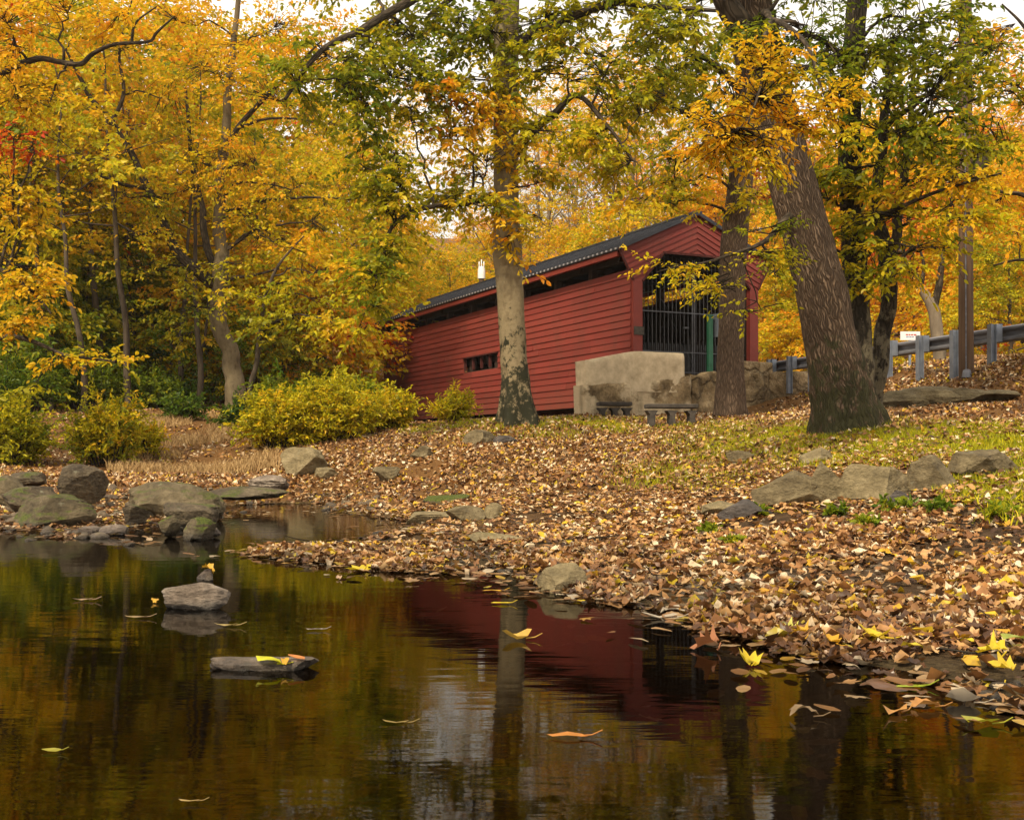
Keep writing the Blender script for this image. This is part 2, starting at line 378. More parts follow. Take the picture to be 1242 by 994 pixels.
RK = {
 'brown': rock_mat('brown fieldstone', (.060,.044,.022), (.155,.120,.062), (.25,.20,.11), .25, 0, 2),
 'tan': rock_mat('tan lichened stone', (.09,.070,.034), (.21,.165,.085), (.31,.25,.14), .2, 0, 2),
 'grey': rock_mat('grey slaty stone', (.035,.029,.026), (.085,.072,.064), (.16,.135,.115), .1, .5, 3),
 'wet': rock_mat('wet streaked stone', (.06,.045,.035), (.19,.145,.11), (.36,.30,.235), 0, 1.0, 2),
 'dark': rock_mat('dark creek stone', (.030,.022,.014), (.085,.064,.038), (.16,.125,.075), .45, .9, 1.5),
 'slab': rock_mat('pale streaked pond stone', (.07,.052,.038), (.20,.155,.115), (.42,.36,.29), 0, .55, 3),
 'moss': rock_mat('mossy stone', (.035,.027,.015), (.095,.073,.040), (.17,.13,.072), .86, .8),
 'mossier': rock_mat('half mossy stone', (.038,.029,.016), (.11,.085,.046), (.19,.148,.085), .62, .8),
}
# ---------------------------------------------------------------- terrain
ctrl = []
def cp(px, py, d): p = P(px, py, d); ctrl.append((p[0], p[1], p[2]))
def cz(x, y, z): ctrl.append((x, y, z))
for px, py in ((80,652),(180,660),(300,672),(360,681),(450,692),(640,708),(720,727),(850,768),(950,789),(1100,818),(1180,842),(1242,868)):
    d = CH*F/(py-HY); cp(px, py, d)
    x, y = W2(px, d); n = nrm(np.array([-(x+1.5)*.5, -y]))[:2] if True else None
    L = math.hypot(x+1.0, y-1.0); cz(x-(x+1.0)/L*1.0, y-(y-1.0)/L*1.0, -.16)
for x, y, z in ((0,2,-.42),(-2,4,-.5),(0,4.5,-.34),(-3,7,-.42),(-6,7,-.45),(-7,9,-.4),(1.2,2.6,-.3),(-8,4,-.6),(-2,-4,-.6),(3,-4,-.4),(-10,-3,-.6),
                (2.4,1.2,-.12),(4.5,1.0,.25),(6,-4,.5),(9,-6,1.0),(-12,8,-.5),(-16,10,-.4),(-20,2,-.5)): cz(x, y, z)
# right bank
for a in ((1242,760,4.45),(1242,640,7.5),(1242,600,9.2),(1242,555,11.5),(1242,512,15.0),(1242,488,19.5),(1242,432,22.3),
          (1060,760,5.0),(1060,690,6.6),(1060,640,8.0),(1050,612,9.2),(1060,560,12.2),(1040,520,16.0),(1070,497,19),(1100,440,28.0),(1150,466,23),
          (950,720,5.9),(930,660,7.9),(920,615,9.8),(930,570,13.5),(930,525,18.5),(940,503,25),(960,500,29),(1000,498,27),
          (840,690,7.1),(830,640,9.4),(820,600,13),(815,560,18.5),(812,530,22.5),(815,513,25.5),(850,503,28),
          (700,680,7.9),(700,640,9.9),(700,600,13.4),(700,560,19),(700,530,23),(700,509,26.2),(710,503,28.3),
          (580,660,8.9),(590,620,11.6),(600,585,15.6),(610,550,20),(625,508,24.2),(560,512,25.5),(520,520,25.8),
          (470,650,9.9),(500,615,13.2),(480,580,17.5),(470,555,21),(440,545,22.5),(390,552,22.3)): cp(*a)
for a in ((300,585,17.5),(350,576,19.5),(250,578,19),(150,577,19.5),(60,578,18.5),(300,568,22),(240,572,22),(150,566,22.5),(50,562,23),(-60,575,20),
          (250,530,28),(180,510,32),(60,505,33),(285,497,36.5),(200,497,37),(100,497,38),(-100,497,38),(340,520,28),(400,510,30),(330,500,35),
          (60,612,13.2),(150,605,14.0),(0,620,12.5),(200,625,12.4),(100,640,11.3),(-100,640,11.5),(-100,600,15)): cp(*a)
for a in ((410,604),(380,601),(440,606),(465,604),(330,628),(290,634),(380,634),(300,615),(345,642),(315,652),(285,646),(350,612),(440,630),(410,640),(370,655),(268,650),(262,660),(276,656),(258,668)):
    d = CH*F/(a[1]-HY); x, y = W2(a[0], d); cz(x, y, -.15)
for a in ((420,617),(470,622),(322,668)):
    d = CH*F/(a[1]-HY); x, y = W2(a[0], d); cz(x, y, .03)
# bridge hollow, far bank, road, hills
for x, y, z in ((1.0,33,1.3),(-1,37,.6),(2,40,.5),(-3,43,.8),(4,36,1.4),(-6,46,2.6),(-4,50,3.0),(-8,52,3.2),
                (7.5,31.4,2.55),(9.4,21.3,2.55),(8.4,26,2.6),(11,21,2.75),(10,30,2.75),(14,24,2.9),(14,12,2.4),(12,8,1.5),(9,5,.9),(18,16,3),(20,30,3.2),(5.2,33.5,2.6),
                (20,50,3.6),(8,50,2.4),(30,40,4.5),(0,60,3.5),(-15,50,4.2),(-30,50,6.5),(-15,44,3.4),(-25,38,4.2),(-18,30,2.0),(-30,25,2.5),(-30,12,.8),
                (0,80,6),(20,80,6.5),(-30,80,12),(40,80,9),(0,110,13),(40,110,16),(-40,110,20),(0,160,30),(80,160,32),(-90,160,36),(0,260,48),(150,260,50),(-160,260,55),(-80,60,14),(70,40,8),(60,0,3),(-60,0,3),(0,-20,-.3)): cz(x, y, z)
C = np.array(ctrl)
def _k(r): return r
def _fit():
    n = len(C); D = np.linalg.norm(C[:, None, :2]-C[None, :, :2], axis=2)
    A = np.zeros((n+3, n+3)); A[:n, :n] = _k(D)-np.eye(n)*.02; A[:n, n] = 1; A[:n, n+1:] = C[:, :2]; A[n:, :n] = A[:n, n:].T
    return np.linalg.solve(A, np.concatenate([C[:, 2], [0,0,0]]))
_w = _fit()
def H(x, y, detail=True):
    x = np.atleast_1d(np.asarray(x, float)); y = np.atleast_1d(np.asarray(y, float)); out = np.zeros(x.shape)
    xf, yf, of = x.ravel(), y.ravel(), out.ravel()
    for s in range(0, len(xf), 20000):
        a, b = xf[s:s+20000], yf[s:s+20000]
        D = np.hypot(a[:, None]-C[None, :, 0], b[:, None]-C[None, :, 1])
        of[s:s+20000] = _k(D) @ _w[:-3]+_w[-3]+_w[-2]*a+_w[-1]*b
    out = of.reshape(x.shape)
    if detail: out = out + (fbm(x, y, 1.1, 4)-.5)*(.035+.035*np.clip((out-.05)/.2, 0, 1)) + (fbm(x, y, .25, 2, 3)-.5)*np.clip((y-26)/20, 0, 1)*.6
    return out
def h1(x, y): return float(H(x, y)[0])
def ground_pt(px, d, dz=0.0):
    x, y = W2(px, d); return np.array([x, y, h1(x, y)+dz])

def build_ground():
    ys = np.concatenate([np.linspace(-12, 1.5, 20), np.geomspace(1.6, 40, 210), np.geomspace(40.5, 300, 60)])
    t = np.linspace(-1, 1, 261); t = np.sign(t)*(.42*np.abs(t)+.58*np.abs(t)**2.6)
    X = t[None, :]*(13+1.15*np.maximum(ys, 0))[:, None]; Y = np.repeat(ys[:, None], len(t), 1)
    Z = H(X, Y); n, m = X.shape
    i = np.arange(n-1)[:, None]*m+np.arange(m-1)[None, :]
    f = np.stack([i, i+1, i+m+1, i+m], -1).reshape(-1, 4)
    mb = MB(); mb.add(np.stack([X, Y, Z], -1).reshape(-1, 3), f)
    m_, nt, out = newmat('leaf strewn soil')
    a = noise_fac(nt, .35, 5); b = noise_fac(nt, 9, 7, rough=.7); c3 = noise_fac(nt, 45, 4, rough=.7)
    soil = ramp(nt, [(.3,(.030,.019,.011)),(.55,(.075,.046,.024)),(.75,(.16,.095,.048))]); nt.links.new(b, soil.inputs[0])
    far = ramp(nt, [(.35,(.06,.030,.011)),(.5,(.15,.075,.025)),(.62,(.25,.13,.045)),(.75,(.30,.18,.07))]); nt.links.new(c3, far.inputs[0])
    g = nd(nt, 'ShaderNodeNewGeometry'); sp = nd(nt, 'ShaderNodeSeparateXYZ'); nt.links.new(g.outputs['Position'], sp.inputs[0])
    fm = nd(nt, 'ShaderNodeMapRange'); fm.inputs['From Min'].default_value = 9; fm.inputs['From Max'].default_value = 15; nt.links.new(sp.outputs['Y'], fm.inputs['Value'])
    col = mixc(nt, fm.outputs[0], soil.outputs[0], far.outputs[0])
    wet = nd(nt, 'ShaderNodeMapRange'); wet.inputs['From Min'].default_value = .05; wet.inputs['From Max'].default_value = 0; nt.links.new(sp.outputs['Z'], wet.inputs['Value'])
    peb = ramp(nt, [(.3,(.020,.014,.007)),(.5,(.06,.043,.02)),(.7,(.12,.085,.04))]); nt.links.new(c3, peb.inputs[0])
    col = mixc(nt, wet.outputs[0], col, peb.outputs[0])
    finish(nt, out, col, .95, bumpn(nt, mth(nt, 'ADD', b, c3), .7, .06), spec=.1)
    return tag(mb.build('ground', m_, None, True), 'leaf covered bank and wooded slope around the creek', None, None, 'structure')
build_ground()

def build_water():
    mb = MB(); xs = np.linspace(-30, 13, 3); ys = np.linspace(-11, 24, 3)
    V = [(x, y, 0) for y in ys for x in xs]
    mb.add(V, [[0,1,4,3],[1,2,5,4],[3,4,7,6],[4,5,8,7]])
    m, nt, out = newmat('creek water')
    tr = nd(nt, 'ShaderNodeBsdfTransparent'); tr.inputs['Color'].default_value = (.19,.14,.052,1)
    gl = nd(nt, 'ShaderNodeBsdfGlossy'); gl.inputs['Roughness'].default_value = .035; gl.inputs['Color'].default_value = (.74,.73,.71,1)
    n1 = noise_fac(nt, 2.2, 3, 'Object', (.8,2.6,1), .5); n2 = noise_fac(nt, 9, 2, 'Object', (.6,2.2,1), .5)
    g = nd(nt, 'ShaderNodeNewGeometry'); sp = nd(nt, 'ShaderNodeSeparateXYZ'); nt.links.new(g.outputs['Position'], sp.inputs[0])
    rif = nd(nt, 'ShaderNodeMapRange'); rif.inputs['From Min'].default_value = 8.8; rif.inputs['From Max'].default_value = 11.5
    nt.links.new(sp.outputs['Y'], rif.inputs['Value'])
    h = mth(nt, 'ADD', n1, mth(nt, 'MULTIPLY', n2, .25))
    h = mth(nt, 'ADD', h, mth(nt, 'MULTIPLY', mth(nt, 'MULTIPLY', noise_fac(nt, 4.5, 3, 'Object', (1,1.4,1)), 2.4), rif.outputs[0]))
    nrmb = bumpn(nt, h, .024, .05)
    nt.links.new(nrmb, gl.inputs['Normal'])
    fr = nd(nt, 'ShaderNodeFresnel'); fr.inputs['IOR'].default_value = 1.33; nt.links.new(nrmb, fr.inputs['Normal'])
    mx = nd(nt, 'ShaderNodeMixShader'); nt.links.new(fr.outputs[0], mx.inputs[0])
    nt.links.new(tr.outputs[0], mx.inputs[1]); nt.links.new(gl.outputs[0], mx.inputs[2]); nt.links.new(mx.outputs[0], out.inputs[0])
    return tag(mb.build('water', m), 'dark still creek water mirroring the trees', None, None, 'structure')
build_water()

# ---------------------------------------------------------------- covered bridge
U = np.array([-.4360, .8999, 0.]); Vv = np.array([.8999, .4360, 0.]); Z3 = np.array([0, 0, 1.])
A0 = np.array([3.15, 30.0, 0.])
BW, BL = 4.07, 19.4
def B(s, t, z): return A0 + Vv*s + U*t + Z3*z
br = empty('covered_bridge', A0+Z3*2.0, 'red clapboard covered bridge with dark metal roof and barred portal', 'bridge')
def bpart(mb, name, mat, parent=None, **kw):
    o = mb.build(name, mat, None, **kw); p = parent or br
    o.parent = p
    if p is br: o.matrix_parent_inverse = Matrix.Translation(-Vector(A0+Z3*2.0))
    return o
ZB, ZT, ZF = 2.06, 5.60, 2.86
WIN = (8.25, 11.05, 3.64, 4.06)    # opening along t, and in height
def side_boards(s_out, sgn, zb, zt, win=None, bh=.186):
    mb = MB(); nb = int(round((zt-zb)/bh)); bh = (zt-zb)/nb
    for i in range(nb):
        z0, z1 = zb+i*bh, zb+(i+1)*bh+.012
        cuts = [0.0]; x = rng.uniform(1.5, 4)
        while x < BL-1: cuts.append(x); x += rng.uniform(3, 4.8)
        cuts.append(BL)
        segs = list(zip(cuts[:-1], cuts[1:])); out = []
        for a, b in segs:
            if win and z1 > win[2]+.02 and z0 < win[3]-.02:
                if a < win[0]: out.append((a, min(b, win[0])))
                if b > win[1]: out.append((max(a, win[1]), b))
            else: out.append((a, b))
        for a, b in out:
            if b-a < .03: continue
            a += .003; b -= .003; w = rng.uniform(-.006, .006)
            k = [B(s_out+sgn*(.040+w), a, z0), B(s_out+sgn*(.040+w), b, z0), B(s_out-sgn*.02, b, z0), B(s_out-sgn*.02, a, z0),
                 B(s_out+sgn*.012, a, z1), B(s_out+sgn*.012, b, z1), B(s_out-sgn*.02, b, z1), B(s_out-sgn*.02, a, z1)]
            n0 = mb.n; mb.hexa(np.array(k), rng.uniform(.15, .85))
            mb.uv[-1] = np.array([[(q % 4)*0+rng.random()*0, 0] for q in range(24)], np.float32)
            co = np.array(k); loc = np.stack([(co-A0)@U, co[:, 2]], 1)
            mb.uv[-1] = loc[np.array([0,3,2,1,4,5,6,7,0,1,5,4,1,2,6,5,2,3,7,6,3,0,4,7])].astype(np.float32)
    return mb
sd = bpart(side_boards(0, -1, ZB, ZT, WIN), 'side_wall', M['red'])
bpart(side_boards(BW, 1, ZB, 5.5, None), 'side_wall', M['red'])
mb = MB()
for w in np.linspace(WIN[0]+.02, WIN[1]-.02, 5): mb.box(B(.03, w, (WIN[2]+WIN[3])/2), (.09,.05,WIN[3]-WIN[2]), np.stack([Vv,U,Z3],1))
mb.box(B(-.02, (WIN[0]+WIN[1])/2, WIN[3]+.012), (.14, WIN[1]-WIN[0]+.1, .03), np.stack([Vv,U,Z3],1))
wf = bpart(mb, 'window_frame', M['reddark'], sd)
RB = np.stack([Vv, U, Z3], 1)
# inner lining, floor, trusses
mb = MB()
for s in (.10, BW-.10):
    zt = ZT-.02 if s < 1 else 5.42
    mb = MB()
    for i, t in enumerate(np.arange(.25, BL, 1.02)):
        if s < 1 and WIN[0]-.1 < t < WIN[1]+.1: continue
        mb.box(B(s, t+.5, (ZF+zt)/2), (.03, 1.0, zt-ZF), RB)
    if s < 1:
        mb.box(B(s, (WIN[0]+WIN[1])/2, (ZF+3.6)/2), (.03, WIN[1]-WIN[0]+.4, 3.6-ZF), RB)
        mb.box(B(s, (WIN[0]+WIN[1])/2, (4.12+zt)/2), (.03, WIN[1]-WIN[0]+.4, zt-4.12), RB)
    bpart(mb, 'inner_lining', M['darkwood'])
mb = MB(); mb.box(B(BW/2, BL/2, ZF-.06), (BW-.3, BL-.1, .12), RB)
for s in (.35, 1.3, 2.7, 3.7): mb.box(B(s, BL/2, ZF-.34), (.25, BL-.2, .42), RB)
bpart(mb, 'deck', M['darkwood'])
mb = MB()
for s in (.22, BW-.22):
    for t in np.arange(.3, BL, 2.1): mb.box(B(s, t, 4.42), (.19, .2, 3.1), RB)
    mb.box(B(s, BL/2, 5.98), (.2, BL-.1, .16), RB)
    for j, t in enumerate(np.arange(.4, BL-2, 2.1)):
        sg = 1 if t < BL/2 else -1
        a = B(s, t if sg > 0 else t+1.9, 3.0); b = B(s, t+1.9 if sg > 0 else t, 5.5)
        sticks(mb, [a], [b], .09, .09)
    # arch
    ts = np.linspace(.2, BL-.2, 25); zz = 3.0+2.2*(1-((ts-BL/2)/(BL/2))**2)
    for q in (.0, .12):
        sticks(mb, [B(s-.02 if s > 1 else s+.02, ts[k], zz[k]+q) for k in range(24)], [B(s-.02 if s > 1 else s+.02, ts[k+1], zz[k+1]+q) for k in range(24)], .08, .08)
mb.box(B(.48, 11.0, 4.36), (.10, 7.0, 1.0), RB)  # added dark panel that blocks the daylight through the window, no truss member
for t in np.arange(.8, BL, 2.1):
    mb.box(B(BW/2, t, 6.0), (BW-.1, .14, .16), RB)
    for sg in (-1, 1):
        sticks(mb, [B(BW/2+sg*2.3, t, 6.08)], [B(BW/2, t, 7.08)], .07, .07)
bpart(mb, 'truss_and_blind', M['darkwood'])
# roof
mb = MB(); OV = .44; EZ, RZ = 6.13, 7.25; SM = BW/2
t0, t1 = -.16, BL+.12
for sg in (-1, 1):
    e = SM+sg*(SM+OV)
    th = .06
    mb.hexa(np.array([B(e,t0,EZ-th),B(e,t1,EZ-th),B(SM,t1,RZ-th),B(SM,t0,RZ-th),B(e,t0,EZ),B(e,t1,EZ),B(SM,t1,RZ),B(SM,t0,RZ)]))
    for t in np.arange(t0+.02, t1, .38):
        d = B(SM,t,RZ+.02)-B(e,t,EZ+.02); c = (B(SM,t,RZ+.012)+B(e,t,EZ+.012))/2
        ax = nrm(d); Rr = np.stack([ax, U, np.cross(ax, U)], 1); mb.box(c, (np.linalg.norm(d)-.02, .028, .05), Rr)
mb.box(B(SM, (t0+t1)/2, RZ+.02), (.22, t1-t0, .05), RB)
rf = bpart(mb, 'roof', M['roof'])
mb = MB()
mb.box(B(-OV-.012, (t0+t1)/2, EZ-.010), (.02, t1-t0, .05), RB)
m_, nt_, out_ = newmat('corrugated metal edge'); tcx = nd(nt_, 'ShaderNodeTexCoord'); dt = nd(nt_, 'ShaderNodeVectorMath', operation='DOT_PRODUCT')
dt.inputs[1].default_value = tuple(U); nt_.links.new(tcx.outputs['Object'], dt.inputs[0])
w_ = mth(nt_, 'FRACT', mth(nt_, 'MULTIPLY', dt.outputs['Value'], 4.2)); rp = ramp(nt_, [(0,(.05,.05,.06)),(.62,(.40,.40,.43))], 'CONSTANT'); nt_.links.new(w_, rp.inputs[0])
finish(nt_, out_, rp.outputs[0], .45, None, .3); bpart(mb, 'drip_edge', m_, rf)
mb = MB(); mb.box(B(-OV+.05, BL/2, EZ-.135), (.035, BL-.1, .14), RB); mb.box(B(BW+OV-.05, BL/2, EZ-.135), (.035, BL-.1, .14), RB)
for sg, e in ((1, -OV+.08), (-1, BW+OV-.08)): mb.box(B(e+sg*.19, BL/2, EZ-.10), (.36, BL-.1, .02), RB)
bpart(mb, 'fascia', M['red_trim'], rf)
# portal gables
def clip(poly, n, c):
    out = []
    for i in range(len(poly)):
        a, b = np.array(poly[i]), np.array(poly[(i+1) % len(poly)]); da, db = np.dot(a, n)-c, np.dot(b, n)-c
        if da >= 0: out.append(a)
        if da*db < 0: out.append(a+(b-a)*da/(da-db))
    return out
def gable(t, sg):
    mb = MB(); bz = .142
    for side in (-1, 1):
        def mir(p): return (SM+side*(p[0]-SM)*-1, p[1])
        regs = [[(-OV+.01,EZ-.02),(SM,RZ-.05),(SM,6.12),(.98,6.12)], [(-OV+.01,EZ-.02),(.98,6.12),(.28,5.3),(.0,5.3)]]
        sl = (RZ-EZ)/(SM+OV); nn = nrm(np.array([-sl, 1.0])); nn2 = np.array(nn)
        top = np.dot(nn2, (SM, RZ-.05))
        for i in range(16):
            lo, hi = top-(i+1)*bz, top-i*bz; tn = rng.uniform(.3, .9)
            for rg in regs:
                pl = clip(clip(rg, nn2, lo), -nn2, -(hi+.006))
                if len(pl) < 3: continue
                fr = []; bk = []
                for q in pl:
                    k = (np.dot(nn2, q)-lo)/bz; dep = .045-.026*k
                    qq = mir(q) if side > 0 else q
                    fr.append(B(qq[0], t-sg*dep, q[1])); bk.append(B(qq[0], t+sg*.03, q[1]))
                if (side > 0) == (sg > 0): fr, bk = fr[::-1], bk[::-1]
                mb.prism(np.array(fr), np.array(bk), tn)
    g = bpart(mb, 'portal_gable', M['red'])
    tr = MB()
    for side in (-1, 1):
        f = (lambda s: s) if side < 0 else (lambda s: BW-s)
        a, b = B(f(-OV-.02), t-sg*.07, EZ-.045), B(SM, t-sg*.07, RZ-.05); d = nrm(b-a)
        Rr = np.stack([d, U, np.cross(d, U)], 1); tr.box((a+b)/2, (np.linalg.norm(b-a), .05, .07), Rr)
        a, b = B(f(-OV), t-sg*.055, EZ-.03), B(f(.0), t-sg*.055, 5.3); d = nrm(b-a)
        Rr = np.stack([d, U, np.cross(d, U)], 1); tr.box((a+b)/2, (np.linalg.norm(b-a), .04, .05), Rr)
        a, b = B(f(.28), t-sg*.055, 5.3), B(f(.98), t-sg*.055, 6.12); d = nrm(b-a)
        Rr = np.stack([d, U, np.cross(d, U)], 1); tr.box((a+b)/2, (np.linalg.norm(b-a), .04, .05), Rr)
    tr.box(B(SM, t-sg*.055, 6.10), (2.2, .05, .06), RB)
    bpart(tr, 'gable_trim', M['reddark'], g)
    for s in (.14, BW-.14):
        pb = MB(); pb.box(B(s, t+sg*.03, (2.5+5.3)/2), (.28, .16, 2.8), RB)
        po = bpart(pb, 'portal_post', M['red_trim'])
        if sg > 0 and s < 1:
            q = MB(); q.box(B(.16, t-.062, 3.98), (.30, .02, .22), RB); pq = bpart(q, 'plaque', M['bench'], po)
gable(-.05, 1); gable(BL+.05, -1)
# the near gable closes the attic space against the roof
# gate
gt = MB(); zt_at = lambda s: 5.25+min(max((min(s, BW-s)-.28)/.7, 0), 1)*.82
for s in np.arange(.34, BW-.3, .128):
    p0, p1 = B(s, .12, ZF+.02), B(s, .12, zt_at(s)); sticks(gt, [p0], [p1], .0085, .0085)
gt_o = bpart(gt, 'portal_gate', M['grey_metal'])
gr = MB()
for z in (ZF+.08, ZF+.62, 4.55): gr.box(B(SM, .10, z), (BW-.6, .02, .03), RB)
for s in np.arange(.404, BW-.3, .128): sticks(gr, [B(s, .13, ZF+.02)], [B(s, .13, ZF+.85)], .008, .008)
for s in (SM-.03, SM+.03): gr.box(B(s, .11, (ZF+6.0)/2), (.025, .03, 6.0-ZF), RB)
gr.box(B(SM-.25, .09, 4.15), (.16, .05, .05), RB)
bpart(gr, 'gate_rail', M['grey_metal'], gt_o)
# far abutment under the other end and near abutment seat
mb = MB(); mb.box(B(SM, BL-.6, .9), (BW+.6, 1.2, 3.2), RB); bpart(mb, 'abutment', M['stone'])
mb = MB(); mb.box(B(SM, .7, 1.1), (BW-.4, 1.5, 2.5), RB); bpart(mb, 'abutment', M['stone'])

# ---------------------------------------------------------------- stone wing wall in front of the portal
W0 = np.array([1.83, 28.0, 0.]); WD = nrm(np.array([.905, .425, 0.])); WN = np.array([-WD[1], WD[0], 0])*-1   # WN faces the camera
def wing(s0, s1, top, zb, rough, thick, seed, mat, name, parent, off=0.0, n=90, m=26, rend=0.0):
    mb = MB(); ss = np.linspace(s0, s1, n); V = []
    for i, s in enumerate(ss):
        zt = top(s)+ (rough*1.2)*(fbm([s*2.3+seed], [1.0], 2.0, 4, seed)[0]-.5)
        for j in range(m):
            z = zb+(zt-zb)*j/(m-1)
            e = min(s-s0, s1-s)
            dsp = rough*2.2*(fbm([s*1.3], [z*1.3], 1.4, 5, seed)[0]-.5)-max(0, .10-e)*.8-max(0, .06-(zt-z))*.6
            V.append(W0+WD*s+WN*(off+dsp+.02*(zt-z))+Z3*z)
    F_ = [[i*m+j, (i+1)*m+j, (i+1)*m+j+1, i*m+j+1] for i in range(n-1) for j in range(m-1)]
    mb.add(V, F_)
    V = np.array(V).reshape(n, m, 3); bk = V.copy(); bk[:, :] = V[:, :]-WN*thick
    # top, back and ends
    T = np.stack([V[:, -1], bk[:, -1]], 1).reshape(-1, 3); mb.add(T, [[2*i, 2*i+2, 2*i+3, 2*i+1] for i in range(n-1)])
    T = np.stack([bk[:, -1], bk[:, 0]], 1).reshape(-1, 3); mb.add(T, [[2*i, 2*i+2, 2*i+3, 2*i+1] for i in range(n-1)])
    for q, fl in ((0, 0), (n-1, 1)):
        T = np.stack([V[q], bk[q]], 1).reshape(-1, 3)
        mb.add(T, [[2*j, 2*j+2, 2*j+3, 2*j+1] if fl else [2*j, 2*j+1, 2*j+3, 2*j+2] for j in range(m-1)])
    o = mb.build(name, mat, None, True); o.parent = parent; o.matrix_parent_inverse = Matrix.Translation(-Vector(parent.location)); return o
ww = empty('stone_wing_wall', W0+Z3*1.6, 'pale stucco and field stone wing wall below the bridge portal', 'wall')
wing(-.03, 3.12, lambda s: 2.42+.10*s, 1.25, .07, .55, 3, M['stucco'], 'footing', ww, .03)
wing(.02, 2.92, lambda s: 3.04+min(s, 1.4)*.20, 2.30, .012, .50, 5, M['concrete'], 'parapet', ww, 0.0, 60, 12)
wing(3.13, 7.6, lambda s: 2.80+.045*(s-3.1), 1.25, .20, .6, 8, M['stone'], 'field_stone', ww, .02)
for i, (s, z, l, hh) in enumerate(((4.95, 3.02, .72, .36), (5.55, 3.02, .45, .34))):
    mbk = MB(); mbk.box(W0+WD*s-WN*.35+Z3*(z), (l, .5, hh), np.stack([WD, -WN, Z3], 1))
    o = mbk.build('capstone', M['stone'], None); o.parent = ww; o.matrix_parent_inverse = Matrix.Translation(-Vector(ww.location))
    bv = o.modifiers.new('edge', 'BEVEL'); bv.width = .04; bv.segments = 2

# green post before the gate, with a small sign plate
gp = empty('gate_post', B(2.15, -.5, ZF-.1), 'green painted steel post standing before the barred portal', 'post')
mb = MB(); mb.box((0,0,.82), (.14,.12,1.66), None); mb.box((0,0,1.67), (.16,.14,.05), None); o = mb.build('shaft', M['green_paint'], gp)
o.modifiers.new('edge', 'BEVEL').width = .012
mb = MB(); mb.box((.17,-.02,1.42), (.03,.26,.62), None); mb.build('side_plate', M['galv'], gp)
gp.rotation_euler = (0, 0, .45)

# ---------------------------------------------------------------- benches
def bench(px, d, ln, legs, rz, label, hgt=.45):
    p = ground_pt(px, d)
    t = empty('stone_bench', p, label, 'bench', 'stone benches by the wing wall', rz)
    mb = MB(); mb.box((0,0,hgt-.045), (ln,.40,.09)); o = mb.build('seat', M['bench'], t); b = o.modifiers.new('edge', 'BEVEL'); b.width = .015
    for x in legs:
        lb = MB(); k = (.075,.15); 
        prof = [(-.075,.0),(.075,.0),(.06,.04),(.055,hgt-.18),(.125,hgt-.092),(-.125,hgt-.092),(-.055,hgt-.18),(-.06,.04)]
        fr = np.array([(x+a, -.15, z-.05) for a, z in prof]); bk = fr+np.array([0,.30,0])
        n = len(prof); lb.add(np.vstack([fr, bk]), [[i, n+i, n+(i+1) % n, (i+1) % n] for i in range(n)])
        for q, sgn in ((fr, 1), (bk, -1)):
            idx = [[0,1,2,7],[7,2,3,6],[6,3,4,5]]
            lb.add(q, idx if sgn > 0 else [r[::-1] for r in idx])
        lb.build('leg', M['bench'], t)
bench(814, 24.7, 1.12, (-.44, 0, .44), .10, 'larger dark stone bench standing forward on the leaves on three legs')
bench(745, 27.6, .82, (-.30, .0, .30), .10, 'smaller stone bench set back against the pale stucco wall', .36)

# ---------------------------------------------------------------- guardrail, sign, utility poles, road
G0, G1 = np.array([7.0, 31.6, 0]), np.array([10.6, 15.2, 0])
gd = nrm(G1-G0); gn = np.array([-gd[1], gd[0], 0]); gn = gn if gn[0] > 0 else -gn
def road_z(y): return 2.72+(31.6-y)*-.012
grd = empty('guardrail', G0+Z3*2.6, 'grey steel guardrail climbing along the road above the leafy slope', 'guardrail')
def gpart(mb, name, mat, par=None, **k):
    o = mb.build(name, mat, None, **k); o.parent = par or grd
    if par is None: o.matrix_parent_inverse = Matrix.Translation(-Vector(grd.location))
    return o
Lr = np.linalg.norm(G1-G0); Rg = np.stack([gd, gn, Z3], 1)
mb = MB(); prof = [(0,-.15),(.03,-.13),(.03,-.09),(.10,-.05),(.10,-.02),(.03,.0),(.10,.02),(.10,.05),(.03,.09),(.03,.13),(0,.15)]
prof = [(.10,-.155),(.03,-.12),(.03,-.08),(.10,-.03),(.10,.03),(.03,.08),(.03,.12),(.10,.155)]
ns = 24; V = []
for i in range(ns+1):
    q = G0+gd*Lr*i/ns
    for a, z in prof: V.append(q+gn*(a+.16)+Z3*(road_z(q[1])+.42+z))
mm = len(prof); mb.add(V, [[i*mm+j, (i+1)*mm+j, (i+1)*mm+j+1, i*mm+j+1] for i in range(ns) for j in range(mm-1)])
o = gpart(mb, 'rail', M['rail']); so = o.modifiers.new('gauge', 'SOLIDIFY'); so.thickness = .006
s = .35
while s < Lr:
    q = G0+gd*s; z = road_z(q[1])
    mb = MB()
    mb.box(q+Z3*(z+.12)-gn*.06, (.13,.012,.98), Rg); mb.box(q+Z3*(z+.12)+gn*.05, (.13,.012,.98), Rg); mb.box(q+Z3*(z+.12)-gn*.005, (.012,.10,.98), Rg)
    po = gpart(mb, 'post', M['galv'])
    mb = MB(); mb.box(q+Z3*(z+.44)+gn*.115-gd*.0, (.14,.12,.34), Rg); gpart(mb, 'blockout', M['galv'], po)
    s += 1.22
mb = MB(); rl = []
for i in range(25):
    q = np.array([G0[0]+.8, 33.0, 0])+(G1-G0)*i/20
    rl += [q+gn*.6+Z3*(road_z(q[1])+.015), q+gn*5.2+Z3*(road_z(q[1])+.015)]
mb.add(rl, [[2*i, 2*i+2, 2*i+3, 2*i+1][::-1] for i in range(24)])
tag(mb.build('road', M['asphalt']), 'asphalt road beyond the guardrail', None, None, 'structure')
sg = empty('roadside_sign', P(1104, 428, 26.5), 'small white notice board standing above the guardrail', 'sign')
